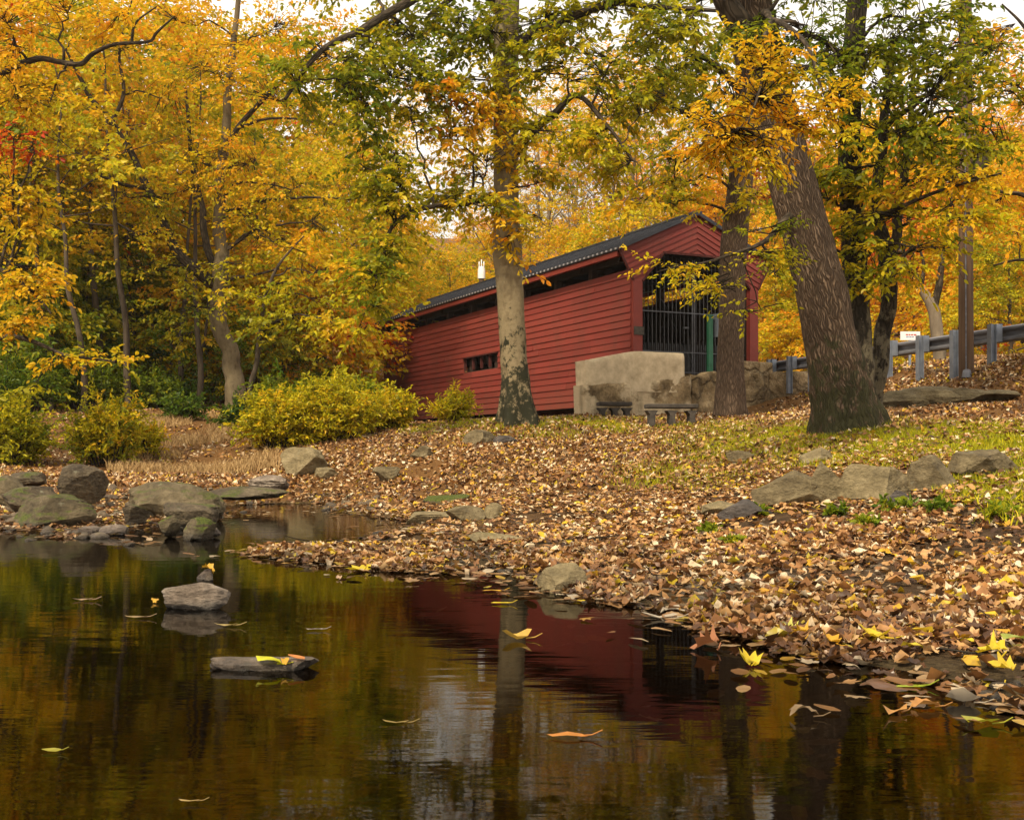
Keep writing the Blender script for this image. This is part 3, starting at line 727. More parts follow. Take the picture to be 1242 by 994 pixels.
mb = MB(); mb.box((0,0,.40), (.46,.015,.20)); mb.build('sign_panel', M['white_paint'], sg)
M['sign_red'] = simple_mat('sign red ink', (.45,.03,.03), (.5,.05,.05)); M['sign_blue'] = simple_mat('sign blue ink', (.15,.17,.35), (.2,.22,.4))
mb = MB()
for x, w in ((-.08,.05),(-.02,.04),(.04,.05),(.11,.06)): mb.box((x,-.011,.425), (w,.004,.025))
mb.build('lettering', M['sign_red'], sg)
mb = MB()
for x, w in ((-.07,.06),(.0,.05),(.06,.04)): mb.box((x,-.011,.375), (w,.004,.018))
mb.build('lettering', M['sign_blue'], sg)
mb = MB(); mb.box((0,.03,-.05), (.05,.04,.86)); mb.build('post', M['galv'], sg)

up = empty('utility_pole', ground_pt(1172, 21.6, -.3), 'brown wooden utility pole with grey conduit beside the guardrail', 'pole')
mb = MB(); zs = np.linspace(0, 11, 14); tube(mb, np.stack([zs*0-.003*zs, zs*0, zs], 1), np.linspace(.140,.105,14), 16, None, .05, True); mb.build('shaft', M['pole'], up, True)
mb = MB(); tube(mb, np.stack([zs*0-.06-.003*zs, zs*0-.145+.003*zs, zs], 1), np.full(14, .014), 6); mb.build('conduit', M['rail'], up, True)
mb = MB(); tube(mb, np.array([[-.05,-.15,.28],[-.05,-.15,.42],[-.05,-.15,.44]]), np.array([.10,.07,.02]), 10); mb.build('conduit_cap', M['rail'], up, True)
mb = MB(); tube(mb, np.array([[.22,0,4.1],[.22,0,4.12],[.22,0,4.85],[.22,0,4.90]]), np.array([.12,.19,.19,.10]), 14, cap=True); mb.build('transformer', M['bark_far'], up, True)
# wire from the pole towards the bridge side
mb = MB(); ts = np.linspace(0, 1, 16); a = np.array(up.location)+np.array([0,0,6.6]); b = np.array([26., 40., 12.0])
tube(mb, np.array([a+(b-a)*t+Z3*(-1.2*4*t*(1-t)*.3) for t in ts]), np.full(16, .012), 5)
tag(mb.build('overhead_wire', M['black_metal']), 'thin black wire running from the utility pole to the upper right', 'wire')

bp = empty('service_pole', ground_pt(584, 58), 'slim brown pole with white cap rising behind the bridge roof', 'pole')
zt = CH+(HY-338)/F*58; zb = float(bp.location[2])
mb = MB(); tube(mb, np.array([[0,0,-.3],[0,0,3],[0,0,zt-zb]]), np.array([.15,.14,.13]), 10, cap=True); mb.build('shaft', M['pole'], bp, True)
mb = MB(); tube(mb, np.array([[0,0,zt-zb],[0,0,zt-zb+.4],[0,0,zt-zb+.62]]), np.array([.19,.19,.15]), 12, cap=True)
for a in (-.12, 0, .12): mb.box((a,0,zt-zb+.72), (.05,.05,.3+.2*(a == 0)))
mb.build('cap', M['white_paint'], bp, True)

# ---------------------------------------------------------------- rocks
def rock(px, d, w, h, dep, mat, label, rz=0., deep=(.42,.76), seed=0, sink=.25, cuts=9, tilt=0., zoff=None, group=None, cat='rock', flat=0.0, name='rock', p=None, rough=1.0):
    rs = np.random.default_rng(seed+100)
    import bmesh
    bm = bmesh.new(); bmesh.ops.create_icosphere(bm, subdivisions=5, radius=1.0)
    co = np.array([v.co[:] for v in bm.verts])
    for _ in range(cuts):
        n = nrm(rs.normal(size=3)*np.array([1,1,.8])); c = rs.uniform(*deep)
        k = co @ n; ex = np.maximum(k-c, 0); co = co-np.outer(ex*.97, n)
    if flat: co[:, 2] = np.minimum(co[:, 2], flat)
    of = Vector((seed*1.7, seed*.3, 0))
    dsp = np.array([mnoise.fractal(Vector(c)*2.6+of, .8, 2.1, 6)*.055+mnoise.noise(Vector(c)*.8+of)*.08+abs(mnoise.noise(Vector((c[0]*1.2,c[1]*1.2,c[2]*4))+of))*.08-max(0,mnoise.noise(Vector(c)*3.1+of)-.25)*.14 for c in co])
    co = co*(1+dsp*rough)[:, None]
    co = co/np.array([np.ptp(co[:,0]), np.ptp(co[:,1]), np.ptp(co[:,2])])*np.array([w, dep, h/(1-sink)])
    co[:, 2] -= co[:, 2].min()
    co[:, 2] -= sink*h/(1-sink)
    ca, sa = math.cos(tilt), math.sin(tilt); x = co[:,0]*ca-co[:,2]*sa; co[:,2] = co[:,0]*sa+co[:,2]*ca; co[:,0] = x
    for v, c in zip(bm.verts, co): v.co = c
    me = bpy.data.meshes.new(name); bm.to_mesh(me); bm.free()
    for q in me.polygons: q.use_smooth = True
    me.materials.append(mat); o = bpy.data.objects.new(name, me); COL.objects.link(o)
    if p is None:
        x, y = W2(px, d); p = (x, y, h1(x, y) if zoff is None else zoff)
    o.location = p; o.rotation_euler = (0,0,rz)
    try: me.set_sharp_from_angle(angle=math.radians(24))
    except Exception: pass
    return tag(o, label, cat, group)
S = 1/F
def rpx(px, pyb, wpx, hpx, mat, label, seed, d=None, dep=.8, **k):
    """a rock whose foot shows at (px, pyb)"""
    if d is None: d = CH*F/(pyb-HY)
    w = wpx*d*S; return rock(px, d+w*dep*.35, w, hpx*d*S*1.05, w*dep, mat, label, seed=seed, **k)
# in the pond
rpx(231, 738, 82, 33, RK['slab'], 'pale streaked rock standing alone in the dark pond', 1, zoff=-.01, dep=.7, sink=.3, cuts=12)
rpx(252, 704, 22, 13, RK['wet'], 'small dark stone poking out of the pond behind the pale streaked rock', 2, zoff=0, dep=.9, sink=.3)
rpx(676, 718, 62, 33, RK['tan'], 'speckled brown rock at the pond edge below the tree reflection', 3, zoff=0.0, dep=.8, sink=.3, cuts=10)
rpx(338, 812, 134, 12, RK['slab'],'long flat slab barely above the water with bright leaves on it', 4, zoff=.0, dep=.30, sink=.6, cuts=6, flat=.35, name='stone_slab')
# left bar
LR = [(98,598,58,36,RK['dark'],'upright dark boulder among the left shore rocks',12.6),
 (66,640,96,40,RK['moss'],'low domed boulder capped with bright moss by the water',11.3),
 (200,626,118,42,RK['mossier'],'large sloping boulder with a dark moss cushion on its face',12.3),
 (15,612,60,36,RK['mossier'],'dim rounded boulder at the left edge of the creek',12.8),
 (45,622,84,32,RK['dark'],'dark brown boulder between the mossy dome and the left edge',12.2),
 (243,657,50,30,RK['moss'],'small mossy stone at the tip of the rocky shore',9.8),
 (232,634,84,24,RK['dark'],'flat olive stone in front of the large sloping boulder',10.9),
 (300,602,100,12,RK['dark'],'low dark ledge stone at the edge of the riffle',15.2),
 (205,645,30,20,RK['mossier'],'little mossy stone beside the tip of the shore',10.0),
 (140,650,46,14,RK['wet'],'wet dark stone lying at the waterline left of the mossy tip',10.3),
 (110,648,34,10,RK['wet'],'flat wet stone lowest on the left shore',10.4),
 (165,628,34,18,RK['dark'],'dark cobble wedged between the two mossy boulders',11.6),
 (35,588,70,16,RK['dark'],'dark slab behind the boulders at the far left',15.5),
 (330,590,60,14,RK['wet'],'bluish stone beside the upper pool',15.6),
 (258,648,18,8,RK['wet'],'wet pebble beside the mossy tip stone',10.0)]
for i, (px, pyb, w, h, m, lb, d) in enumerate(LR):
    x, y = W2(px, d); z = CH+(HY-pyb)/F*d
    rock(px, d+w*d*S*.3, w*d*S, h*d*S*1.0, w*d*S*.75, m, lb, seed=20+i, sink=.3, zoff=z, cuts=7, deep=(.5,.8), rz=i*.9 if i not in (0,2) else .2)
# bank boulders
for i, (px, pyb, w, h, m, lb, d) in enumerate([
 (366,557,58,28,RK['tan'],'pointed grey boulder at the foot of the yellow bushes',21.3),
 (395,559,34,10,RK['tan'],'small flat stone right of the pointed grey boulder',21.0),
 (470,560,34,14,RK['brown'],'brown stone half buried in the leaves below the bridge',20.2),
 (512,554,30,12,RK['brown'],'low stone on the slope between the buried stone and the pale tree',21.0),
 (583,545,42,14,RK['brown'],'weathered rock on the slope in front of the pale trunk',21.8),
 (610,546,30,9,RK['grey'],'flat grey rock touching the weathered rock on the slope',21.6),
 (545,600,58,9,RK['moss'],'thin mossy slab lying on the leaf bar',13.6),
 (520,618,70,12,RK['tan'],'flat pale stone in the middle of the leaf bar',11.8),
 (566,628,50,16,RK['brown'],'square brown stone on the leaf bar',11.2),
 (600,627,22,16,RK['tan'],'upright little stone next to the square brown stone',11.2),
 (605,662,66,10,RK['tan'],'pale flat rock sunk in leaves near the pond edge',9.2),
 (895,555,34,14,RK['brown'],'narrow stone in the grass left of the leaning oak',14.8),
 (985,541,46,18,RK['tan'],'pale flat rock in the grass below the leaning oak',13.4)]):
    x, y = W2(px, d); rock(px, d, w*d*S, h*d*S*1.1, w*d*S*.8, m, lb, seed=50+i, sink=.35, cuts=8)
# right row
for i, (px, pyb, w, h, m, lb, d, tl) in enumerate([
 (905,616,70,24,RK['grey'],'dark purple grey slab at the left end of the bank rocks',9.3,0),
 (880,608,60,14,RK['tan'],'flat tan stone tucked behind the dark slab',9.9,0),
 (955,612,100,40,RK['brown'],'broad brown rock with dark cracks in the bank row',9.7,.05),
 (1008,608,62,52,RK['tan'],'tall pale tan rock wedged in the middle of the bank row',9.6,.25),
 (1062,608,96,46,RK['tan'],'large slanted brown slab right of the tall pale rock',9.5,.12),
 (1136,600,64,44,RK['brown'],'grey brown blocky rock towards the right of the bank row',9.9,-.1),
 (1186,584,84,34,RK['brown'],'flat topped rock at the right end of the bank row',10.4,0),
 (1088,612,34,14,RK['grey'],'dark stone in the hollow under the slanted slab',9.2,0),
 (1100,614,24,10,RK['tan'],'pale cobble among green weeds under the bank rocks',8.9,0)]):
    rock(px, d, w*d*S, h*d*S*1.0, w*d*S*.65, m, lb, seed=80+i, sink=.32, cuts=9, tilt=tl, rough=1.1, deep=(.34,.72))
# stone ledge on the slope at right
le = empty('stone_ledge', ground_pt(1140, 19.5), 'low dark ledge of layered stone cut into the slope right of the oak', 'ledge')
for i, (px, w, h, dz) in enumerate(((1090,60,16,.0),(1128,70,15,.02),(1168,64,11,.04),(1204,56,7,.06))):
    o = rock(px, 19.6, w*19.6*S*1.2, h*19.6*S*1.4, .8, RK['brown'], None, seed=120+i, cuts=6, sink=.3, deep=(.45,.8), name='slab', cat=None)
    w_ = o.matrix_world; o.parent = le; o.location = Vector(o.location)-Vector(le.location)+Vector((0,0,dz))

# ---------------------------------------------------------------- trees traced limb by limb
def pix_path(pts):
    """(px, py, d, radius px)"""
    return np.array([P(a, b, c) for a, b, c, r in pts]), np.array([r*c*S for a, b, c, r in pts])
class Tree:
    def __init__(self, name, label, cat, base, bark, leaf='leaf', group=None):
        self.e = empty(name, base, label, cat, group); self.base = np.array(base, float)
        self.tr, self.cr, self.bark, self.leafm, self.main = MB(), MB(), bark, leaf, None; self.lm = []
        self.sk, self.rd = [], []
    def limb(self, pts, n=26, sides=8, lobes=None, bump=.08, seed=0, world=False):
        p, r = pix_path(pts) if not world else pts
        p, r = crom(p, r, n)
        if sides < 14:                                     # small crooks
            for i in range(1, n):
                p[i] += np.array(mnoise.noise_vector(Vector(p[i])*1.3+Vector((seed,0,0))))*r[i]*.8
        if self.main is None: self.main = MB(); tube(self.main, p, r, sides, lobes, bump, seed=seed)
        else: lm = MB(); tube(lm, p, r, sides, lobes, bump, seed=seed); self.lm.append(lm)
        self.sk.append(p); self.rd.append(r); return p
    def clump(self, px, py, d, rx, ry, ns, tint, rz=None, leaf=.13, per=13, slen=.7, tv=.10, world=None, six=True, droop=.25, limb=True, flatness=.65, wid=.55):
        if world is None:
            c = P(px, py, d); R = np.array([rx*d*S, (rz if rz is not None else .8*(rx+ry)/2*d*S), ry*d*S])
        else: c, R = world
        allp = np.vstack(self.sk); allr = np.concatenate(self.rd)
        q = allp-c; dist = np.linalg.norm(q*np.array([1,1,.75]), axis=1)+np.maximum(q[:, 2], 0)*1.2
        i = int(np.argmin(dist)); a = allp[i]; L = np.linalg.norm(c-a)
        if limb and L > .25:
            mid = (a+c)/2+Z3*.12*L+rng.normal(size=3)*.06*L
            e = c+(c-a)/L*R.mean()*.35
            r0 = min(allr[i]*.6, .012+.010*L+.012)
            lp, lr = crom([a, mid, c, e], [r0, r0*.7, r0*.45, r0*.2], 12)
            for k in range(1, 12): lp[k] += rng.normal(size=3)*.03*min(L, 1.5)
            tube(self.tr, lp, lr, 5); lp = lp[3:]
        else: lp = np.array([a*.5+c*.5, c])
        # uneven: sprays gather round a few sub centres
        nsub = max(3, ns//7); sc = rng.normal(size=(nsub, 3)); sc = nrm(sc)*(rng.random((nsub, 1))**.45)
        o = sc[rng.integers(0, nsub, ns)]+rng.normal(size=(ns, 3))*.20
        o = c+o*R
        tt = tint+rng.normal(size=nsub)*tv*.6
        w = lp[rng.integers(0, len(lp), ns)]
        dd = np.linalg.norm(lp[None]-o[:, None], axis=2); w = lp[np.argmin(dd+rng.random(dd.shape)*.5*R.mean(), axis=1)]
        dr = o-w; dr[:, 2] *= .5; dr = nrm(dr+rng.normal(size=(ns, 3))*np.array([.5,.5,.2])); dr[:, 2] -= droop*.6; dr = nrm(dr)
        if six or slen > .5: sticks(self.tr, w, o, .008+.0012*slen, .005)
        self.spray(o, dr, per, slen, leaf, tint+rng.normal(size=ns)*tv, droop, six, flatness, wid)
    def spray(self, o, dr, per, slen, leaf, tint, droop, six, flatness, wid):
        ns = len(o); sl = slen*rng.uniform(.6, 1.25, (ns, 1))
        side0 = nrm(np.cross(dr, np.array([0,0,1.0]))+rng.normal(size=(ns, 3))*(1-flatness)*.5)
        s = (np.arange(per)+.5)/per
        s = np.clip(s[None]+rng.normal(size=(ns, per))*.04, 0, 1)
        pos = o[:, None]+dr[:, None]*(s*sl)[..., None]-Z3*(droop*.6*sl*s*s)[..., None]
        if six: sticks(self.tr, o, o+dr*sl-Z3*(droop*.6*sl), .005, .002)
        sg = np.where(np.arange(per) % 2 == 0, 1, -1)[None, :, None]
        A = dr[:, None]*.55+side0[:, None]*sg*.8*(1-.5*s[..., None]**3)+rng.normal(size=(ns, per, 3))*.28-Z3*(.15+droop*.5)
        N = Z3*flatness*1.2+rng.normal(size=(ns, per, 3))*.42
        pos = pos+rng.normal(size=pos.shape)*.03*slen
        T = tint[:, None]+rng.normal(size=(ns, per))*.045
        n = ns*per; Ls = leaf*rng.uniform(.65, 1.2, n)
        leaves(self.cr, pos.reshape(-1, 3), A.reshape(-1, 3), N.reshape(-1, 3), Ls, Ls*wid*rng.uniform(.8, 1.15, n), T.ravel(), six)
    def done(self, limbs='bark_limb'):
        b = self.base
        if self.main is not None: self.main.build('trunk', M[self.bark], self.e, True, loc=b)
        for lm in self.lm: lm.build('limb', M[limbs], self.e, True, loc=b)
        if self.tr.n: self.tr.build('twigs' if self.main is not None else 'stems', M[limbs], self.e, True, loc=b)
        if self.cr.n: self.cr.build('crown', M[self.leafm], self.e, False, loc=b)
        return self.e

# --- the pale tree before the bridge
base = ground_pt(628, 24, -.05)
T = Tree('shade_tree', 'tall pale barked tree with dark mossy base in front of the red bridge', 'tree', base, 'bark_smooth')
T.limb([(628,528,24,20),(628,512,24,19),(627,490,24,18),(625,455,24,16.4),(621,400,24,16),(618,340,24,16.6),(615,300,24,18),(614,250,24,15.5),(613,150,24,15),(614,60,24,15.5),(617,-40,24,14),(622,-160,24,12),(630,-330,24,6)], 84, 30, (5,1.1,.5,.6), .07, 3)
T.limb([(616,60,24,9),(650,40,23.7,7),(690,22,23.5,5.5),(740,3,23.2,4.5),(800,10,23,3.5),(880,14,22.6,2)], 26, 7, seed=4)
T.limb([(616,200,24,6),(640,165,23.8,5),(672,138,23.5,4.5),(700,116,23.2,3.6),(735,150,22.8,2.5),(768,195,22.4,1.2)], 24, 6, seed=5)
T.limb([(616,-70,24,11),(560,-35,23.5,8),(500,0,23,6),(450,28,22.6,5),(410,50,22.3,4),(380,72,22,3.2),(345,120,21.6,2)], 30, 8, seed=6)
T.limb([(614,235,24,5),(575,245,23.5,3.5),(530,250,23,3),(480,270,22.6,2.5),(455,330,22.4,1.2)], 24, 6, seed=7)
T.limb([(616,10,24,6),(570,-10,24.5,4),(520,20,25,3)], 16, 6, seed=8)
for c in [(560,28,24,95,34,60,.30),(470,85,23,70,26,42,.30),(500,40,23.5,60,26,36,.33),(436,120,22.6,34,44,36,.28),(405,70,22.2,50,30,28,.34),(360,105,21.8,36,30,18,.36),(482,190,22.8,26,40,22,.34),(470,260,22.6,22,46,22,.37),
          (455,335,22.4,18,38,20,.33),(440,200,22.6,16,34,12,.33),(470,300,22.4,18,34,20,.34),(452,365,22.2,18,24,14,.36),(440,392,22.2,12,14,6,.40),(490,240,22.6,24,24,16,.38),(520,96,23.5,55,30,32,.33),(570,128,23.2,58,22,34,.58),(548,160,23.4,40,20,16,.54),(600,100,23.5,50,18,26,.40),(600,40,23.4,50,22,26,.30),
          (686,84,23.4,70,32,42,.36),(758,60,23,74,40,46,.36),(800,125,22.6,36,28,22,.40),(722,165,23,42,22,22,.44),(655,160,23.3,44,30,26,.42),(590,205,23.3,40,26,24,.50),
          (548,238,23.2,46,22,26,.36),(596,250,23.2,26,34,15,.50),(620,288,23.3,16,24,9,.54),(645,225,23.3,26,28,12,.45),(690,170,23.3,40,12,12,.36),(765,195,22.6,30,28,18,.44),(780,240,22.5,18,20,8,.48),(735,120,23,50,18,18,.40),
          (830,30,22.6,50,28,30,.36),(660,20,23.5,60,26,34,.34),(735,10,23.2,60,24,28,.36),(500,140,23,36,20,16,.38),(655,265,23.4,22,16,8,.50),
          (560,-60,24,120,50,40,.34),(690,-60,24,120,50,40,.36),(430,-50,23,100,40,26,.4),(800,-50,23,70,40,22,.4),(620,-200,24,220,90,60,.4)]:
    T.clump(c[0],c[1],c[2],c[3],c[4],int(c[5]*1.5),c[6]+.09, leaf=.15, per=14, slen=.75, tv=.07)
T.done()

# --- the brown tree beside the wing wall
base = ground_pt(886, 27, -.05)
T = Tree('shade_tree', 'straight brown tree standing against the stone wall beside the bridge portal', 'tree', base, 'bark_mid')
T.limb([(886,508,27,18),(886,490,27,17.5),(886,440,27,16.5),(888,370,27,15.5),(890,300,27,16.5),(896,240,27,15.5),(903,160,27,14),(908,60,27,13),(912,-60,27,10),(915,-220,27,5)], 60, 18, (4,.35,.4,.2), .06, 13)
T.limb([(899,200,27,6),(870,165,26.6,4.5),(835,140,26.3,3),(815,130,26,1.5)], 18, 6, seed=14)
T.limb([(905,120,27,6),(870,80,26.5,4),(830,60,26,2.5)], 18, 6, seed=15)
for c in [(845,70,26,52,50,56,.38),(860,140,26.4,46,34,36,.42),(822,195,26,34,34,22,.46),(800,90,25.8,36,36,20,.42),(835,222,26.4,40,16,16,.54),(915,235,26.2,34,20,12,.50),(850,10,26,50,34,26,.36),(815,245,26,26,12,8,.56),(880,185,26.2,36,24,18,.5),(880,-60,27,100,50,34,.4)]:
    T.clump(c[0],c[1],c[2],c[3],c[4],int(c[5]*1.5),c[6]+.08, leaf=.14, per=14, slen=.75, tv=.07)
T.done()

# --- the leaning oak
base = ground_pt(1028, 16.3, -.08)
T = Tree('leaning_tree', 'big leaning tree with deeply furrowed grey bark on the grassy bank', 'tree', base, 'bark_oak')
T.limb([(1031,540,16.3,44),(1028,515,16.3,42),(1021,478,16.3,36),(1009,420,16.3,32),(995,350,16.3,30.5),(977,280,16.3,29),(959,215,16.3,28),(944,160,16.3,27.5),(929,100,16.3,28),(912,30,16.2,30),(890,-60,16,27),(862,-200,16,24),(830,-420,16,12)], 94, 44, (6,.34,.45,1.2), .07, 23)
T.limb([(916,62,16.2,17),(895,35,15.9,15),(878,0,15.7,15),(862,-60,15.4,13),(840,-160,15,8)], 22, 12, seed=24)
T.limb([(925,20,16,6),(935,20,15,4.5),(928,50,13.8,3),(922,105,12.8,2.2),(908,150,12.2,1.2)], 26, 6, seed=25)
T.limb([(937,25,14.8,4),(975,50,13.6,3),(1002,120,12.8,1.4)], 20, 6, seed=26)
T.limb([(958,262,16,5),(938,285,15.5,3.6),(912,300,14.6,2.6),(870,315,14,1.9),(825,322,13.5,1.4),(795,330,13.2,.7)], 26, 6, seed=27)
for c in [(905,70,12.9,46,26,18,.74),(922,120,12.7,70,26,34,.77),(890,160,12.4,66,26,34,.79),(930,185,12.5,30,18,10,.72),(862,150,12.5,26,20,9,.76),(1000,125,12.9,44,26,20,.74),(1018,168,12.8,30,16,8,.68),(975,80,13.2,50,26,16,.62),
          (875,115,12.6,24,26,8,.76),(955,150,12.6,36,20,12,.76),(905,30,13.6,40,20,9,.45),
          (905,305,14.4,56,12,20,.60),(848,326,13.7,46,9,15,.66),(935,275,15,44,15,13,.50),(890,345,14.2,50,9,14,.63),(920,370,14.6,30,12,7,.58),(805,322,13.2,22,6,6,.68),(940,330,15,28,18,9,.52),
          (980,40,15.5,60,36,26,.40),(1000,-20,15.5,90,40,26,.4),(900,-90,15,120,60,30,.42),(780,-60,15,80,40,18,.42)]:
    T.clump(c[0],c[1],c[2],c[3],c[4],int(c[5]*(1.9 if c[1] < 230 else 1.25)),c[6]-.09, leaf=.082 if c[1] < 230 else .070, per=13, slen=.38, tv=.05, flatness=.8, wid=.5)
T.done()

# --- dark stems behind the oak
base = ground_pt(1046, 18.3, -.05)
T = Tree('dark_tree', 'dark mossy straight stem close behind the leaning tree', 'tree', base, 'bark_dark', group='dark stems behind the leaning tree')
T.limb([(1048,510,18.3,18),(1044,470,18.3,16.5),(1041,400,18.3,16),(1037,330,18.3,15),(1033,250,18.3,14),(1030,170,18.3,13.5),(1034,80,18.3,13),(1040,0,18.3,12),(1046,-100,18.3,9),(1050,-260,18.3,4)], 60, 16, (3,.4,.4,.4), .14, 33)
T.limb([(1034,275,18.3,5),(1065,262,17.8,3.5),(1105,245,17.4,2.6),(1160,225,17,1.8),(1215,210,16.7,1)], 24, 6, seed=34)
T.limb([(1032,190,18.3,5),(1075,150,17.9,4),(1120,120,17.5,2.5)], 18, 6, seed=35)
T.limb([(1034,80,18.3,5),(1000,50,17.8,3.5),(975,40,17.5,2)], 16, 6, seed=36)
for c in [(1055,232,17.8,56,12,20,.52),(1120,222,17.4,60,13,24,.58),(1190,218,17,50,14,20,.62),(1090,262,17.5,64,15,24,.48),(1160,262,17.1,56,14,20,.56),(1045,300,17.8,46,22,22,.40),(1105,300,17.4,48,18,20,.48),(1040,340,17.8,28,16,10,.44),
          (1080,160,17.7,60,32,42,.33),(1130,115,17.5,64,46,52,.36),(1060,60,17.7,60,46,48,.34),(1010,60,17.6,50,44,36,.33),(1000,240,17.8,34,40,20,.42),(1000,300,17.9,24,30,12,.46),(1105,20,17.6,70,40,40,.36),(1065,105,17.6,50,30,24,.35),(1060,200,17.8,60,20,22,.40),(1130,180,17.6,50,24,22,.40),(1120,-60,17.8,140,50,40,.4)]:
    T.clump(c[0],c[1],c[2],c[3],c[4],int(c[5]*1.3),c[6]+.07, leaf=.115, per=13, slen=.55, tv=.06, flatness=.75)
T.done()
base = ground_pt(1062, 18.9, -.05)
T = Tree('dark_tree', 'slim grey mossy stem that forks beside the dark straight one', 'tree', base, 'bark_dark', group='dark stems behind the leaning tree')
T.limb([(1061,505,18.9,12),(1065,465,18.9,10.5),(1070,420,18.9,10),(1075,370,18.9,10),(1074,325,18.9,10),(1068,285,18.9,9),(1066,240,18.9,7.5),(1072,160,18.9,6),(1080,60,18.9,4)], 50, 12, (3,.3,.4,.4), .16, 43)
T.limb([(1073,318,18.9,8),(1085,290,19,6.5),(1092,240,19.2,6),(1104,150,19.4,4),(1110,60,19.5,2)], 26, 8, seed=44)
for c in [(1150,60,18.6,60,46,40,.42),(1195,150,18.4,46,40,26,.46),(1195,60,18.4,50,40,28,.48),(1150,300,18.4,50,16,14,.55),(1220,110,18.2,36,50,20,.52),(1165,20,18.4,34,40,22,.40),(1172,110,18.4,30,34,16,.42),(1165,245,18.3,36,26,16,.50),(1178,190,18.3,26,20,9,.46),(1090,200,18.8,40,40,18,.38),(1170,180,18.4,40,20,16,.5),(1100,330,18.6,30,12,6,.6)]:
    T.clump(c[0],c[1],c[2],c[3],c[4],int(c[5]),c[6], leaf=.12, per=13, slen=.6, tv=.08)
T.done()

# --- the golden forked tree on the left bank
base = ground_pt(285, 36.8, -.1)
T = Tree('forked_tree', 'forked pale tree with golden crown on the left bank above the dry grass', 'tree', base, 'bark_olive')
T.limb([(287,500,36.8,14),(284,460,36.8,11.5),(277,420,36.8,10.5),(270,385,36.8,10.5),(267,350,36.8,11),(268,300,36.8,8),(268,240,36.8,7),(272,180,36.8,6),(278,100,36.8,4.5),(290,0,36.8,3),(300,-120,37,1.5)], 50, 12, (4,.4,.6,.2), .1, 53)
T.limb([(264,345,36.8,8),(240,328,36.5,7),(215,300,36.2,6),(196,268,36,5.2),(180,230,35.8,4.6),(160,185,35.6,4),(135,150,35.4,3.2),(105,110,35.2,3),(80,60,35,1.5)], 40, 9, seed=54)
T.limb([(262,340,36.8,5),(250,290,37.2,4.5),(245,250,37.4,4),(232,190,37.6,3),(225,100,37.8,1.6)], 26, 7, seed=55)
T.limb([(180,230,35.8,3),(150,225,35.4,2.4),(120,215,35,1.6),(90,235,34.6,.8)], 18, 5, seed=56)
T.limb([(135,150,35.4,3),(150,110,35.6,2.4),(145,60,35.6,1.6),(160,0,35.6,1)], 18, 5, seed=57)
T.limb([(272,180,36.8,4),(310,130,36.4,3),(350,90,36,2),(390,50,35.8,1)], 20, 6, seed=58)
T.limb([(200,275,36,3),(170,285,35.5,2),(140,270,35.2,1.2)], 14, 5, seed=59)
for c in [(260,90,36.5,60,50,60,.74),(330,120,36,60,46,60,.76),(300,200,36,56,36,56,.78),(350,230,35.8,50,36,44,.72),(235,190,36,50,36,44,.74),(200,120,36,50,44,34,.70),(150,60,35.6,50,40,26,.80),(320,40,36.2,80,44,70,.79),
          (230,30,36.2,70,40,50,.80),(390,150,35.8,36,50,36,.70),(400,60,35.8,40,40,30,.76),(190,330,36,50,26,30,.64),(240,370,36,50,20,22,.56),(330,290,35.6,56,30,40,.66),(380,330,35.4,40,40,30,.68),(150,285,35.6,40,26,26,.70),
          (210,235,35.9,36,26,26,.62),(120,180,35.2,36,30,12,.62),(160,240,35.6,36,22,18,.55),(370,270,35.5,44,26,26,.74),(300,260,35.8,40,24,24,.76),(90,110,35.2,36,36,12,.7),(280,320,35.8,40,20,16,.60),(420,240,35.4,30,40,22,.72),
          (300,-80,36.5,200,60,90,.78),(430,120,35.5,30,40,16,.74),(100,30,35.2,50,30,24,.8)]:
    T.clump(c[0],c[1],c[2],c[3],c[4],int(c[5]*1.15),c[6]-.08, leaf=.155, per=13, slen=1.0, tv=.06, six=False, wid=.6)
T.done()
# saplings
for (pts, cl, lb) in [
 ([(305,475,33,3.5),(312,430,33,3),(316,390,33,2.7),(325,350,33,2.3),(342,315,33,1.6),(370,285,33,.8)], [(335,345,33,34,18,16,.46),(370,360,32.6,44,18,22,.42),(330,390,32.8,40,20,20,.44),(385,330,32.6,34,18,14,.58),(390,390,32.4,44,16,20,.46),(350,300,33,34,16,12,.66),(300,360,33,26,18,10,.5),(410,395,32,30,16,16,.62)], 'slender green leaved sapling right of the forked golden tree'),
 ([(245,480,39,2.2),(243,440,39,2),(250,400,39,1.7),(252,360,39,1)], [(245,420,38.8,36,30,24,.24),(240,375,38.8,34,24,18,.36),(222,405,38.6,30,20,12,.5)], 'thin dark sapling left of the forked golden tree'),
 ([(205,475,41,2.6),(208,430,41,2.2),(206,380,41,1.8),(212,340,41,1)], [(205,400,40.6,40,24,24,.56),(210,350,40.6,44,24,26,.66),(185,430,40.4,34,18,14,.42)], 'thin sapling with yellow green leaves in the left woods')]:
    T = Tree('sapling', lb, 'tree', ground_pt(pts[0][0], pts[0][2], -.05), 'bark_far')
    p0 = list(pts); b = T.base; pp_, rr_ = pix_path(p0); q = pp_[0]
    T.limb((np.vstack([[b-Z3*.2, (b+q)/2], pp_]), np.concatenate([[rr_[0]*1.25, rr_[0]*1.1], rr_])), 28, 6, seed=int(pts[0][0]), world=True)
    for c in cl: T.clump(*c[:5], int(c[5]*1.2), c[6], leaf=.19, per=12, slen=.8, tv=.06, six=False, wid=.55)
    T.done()
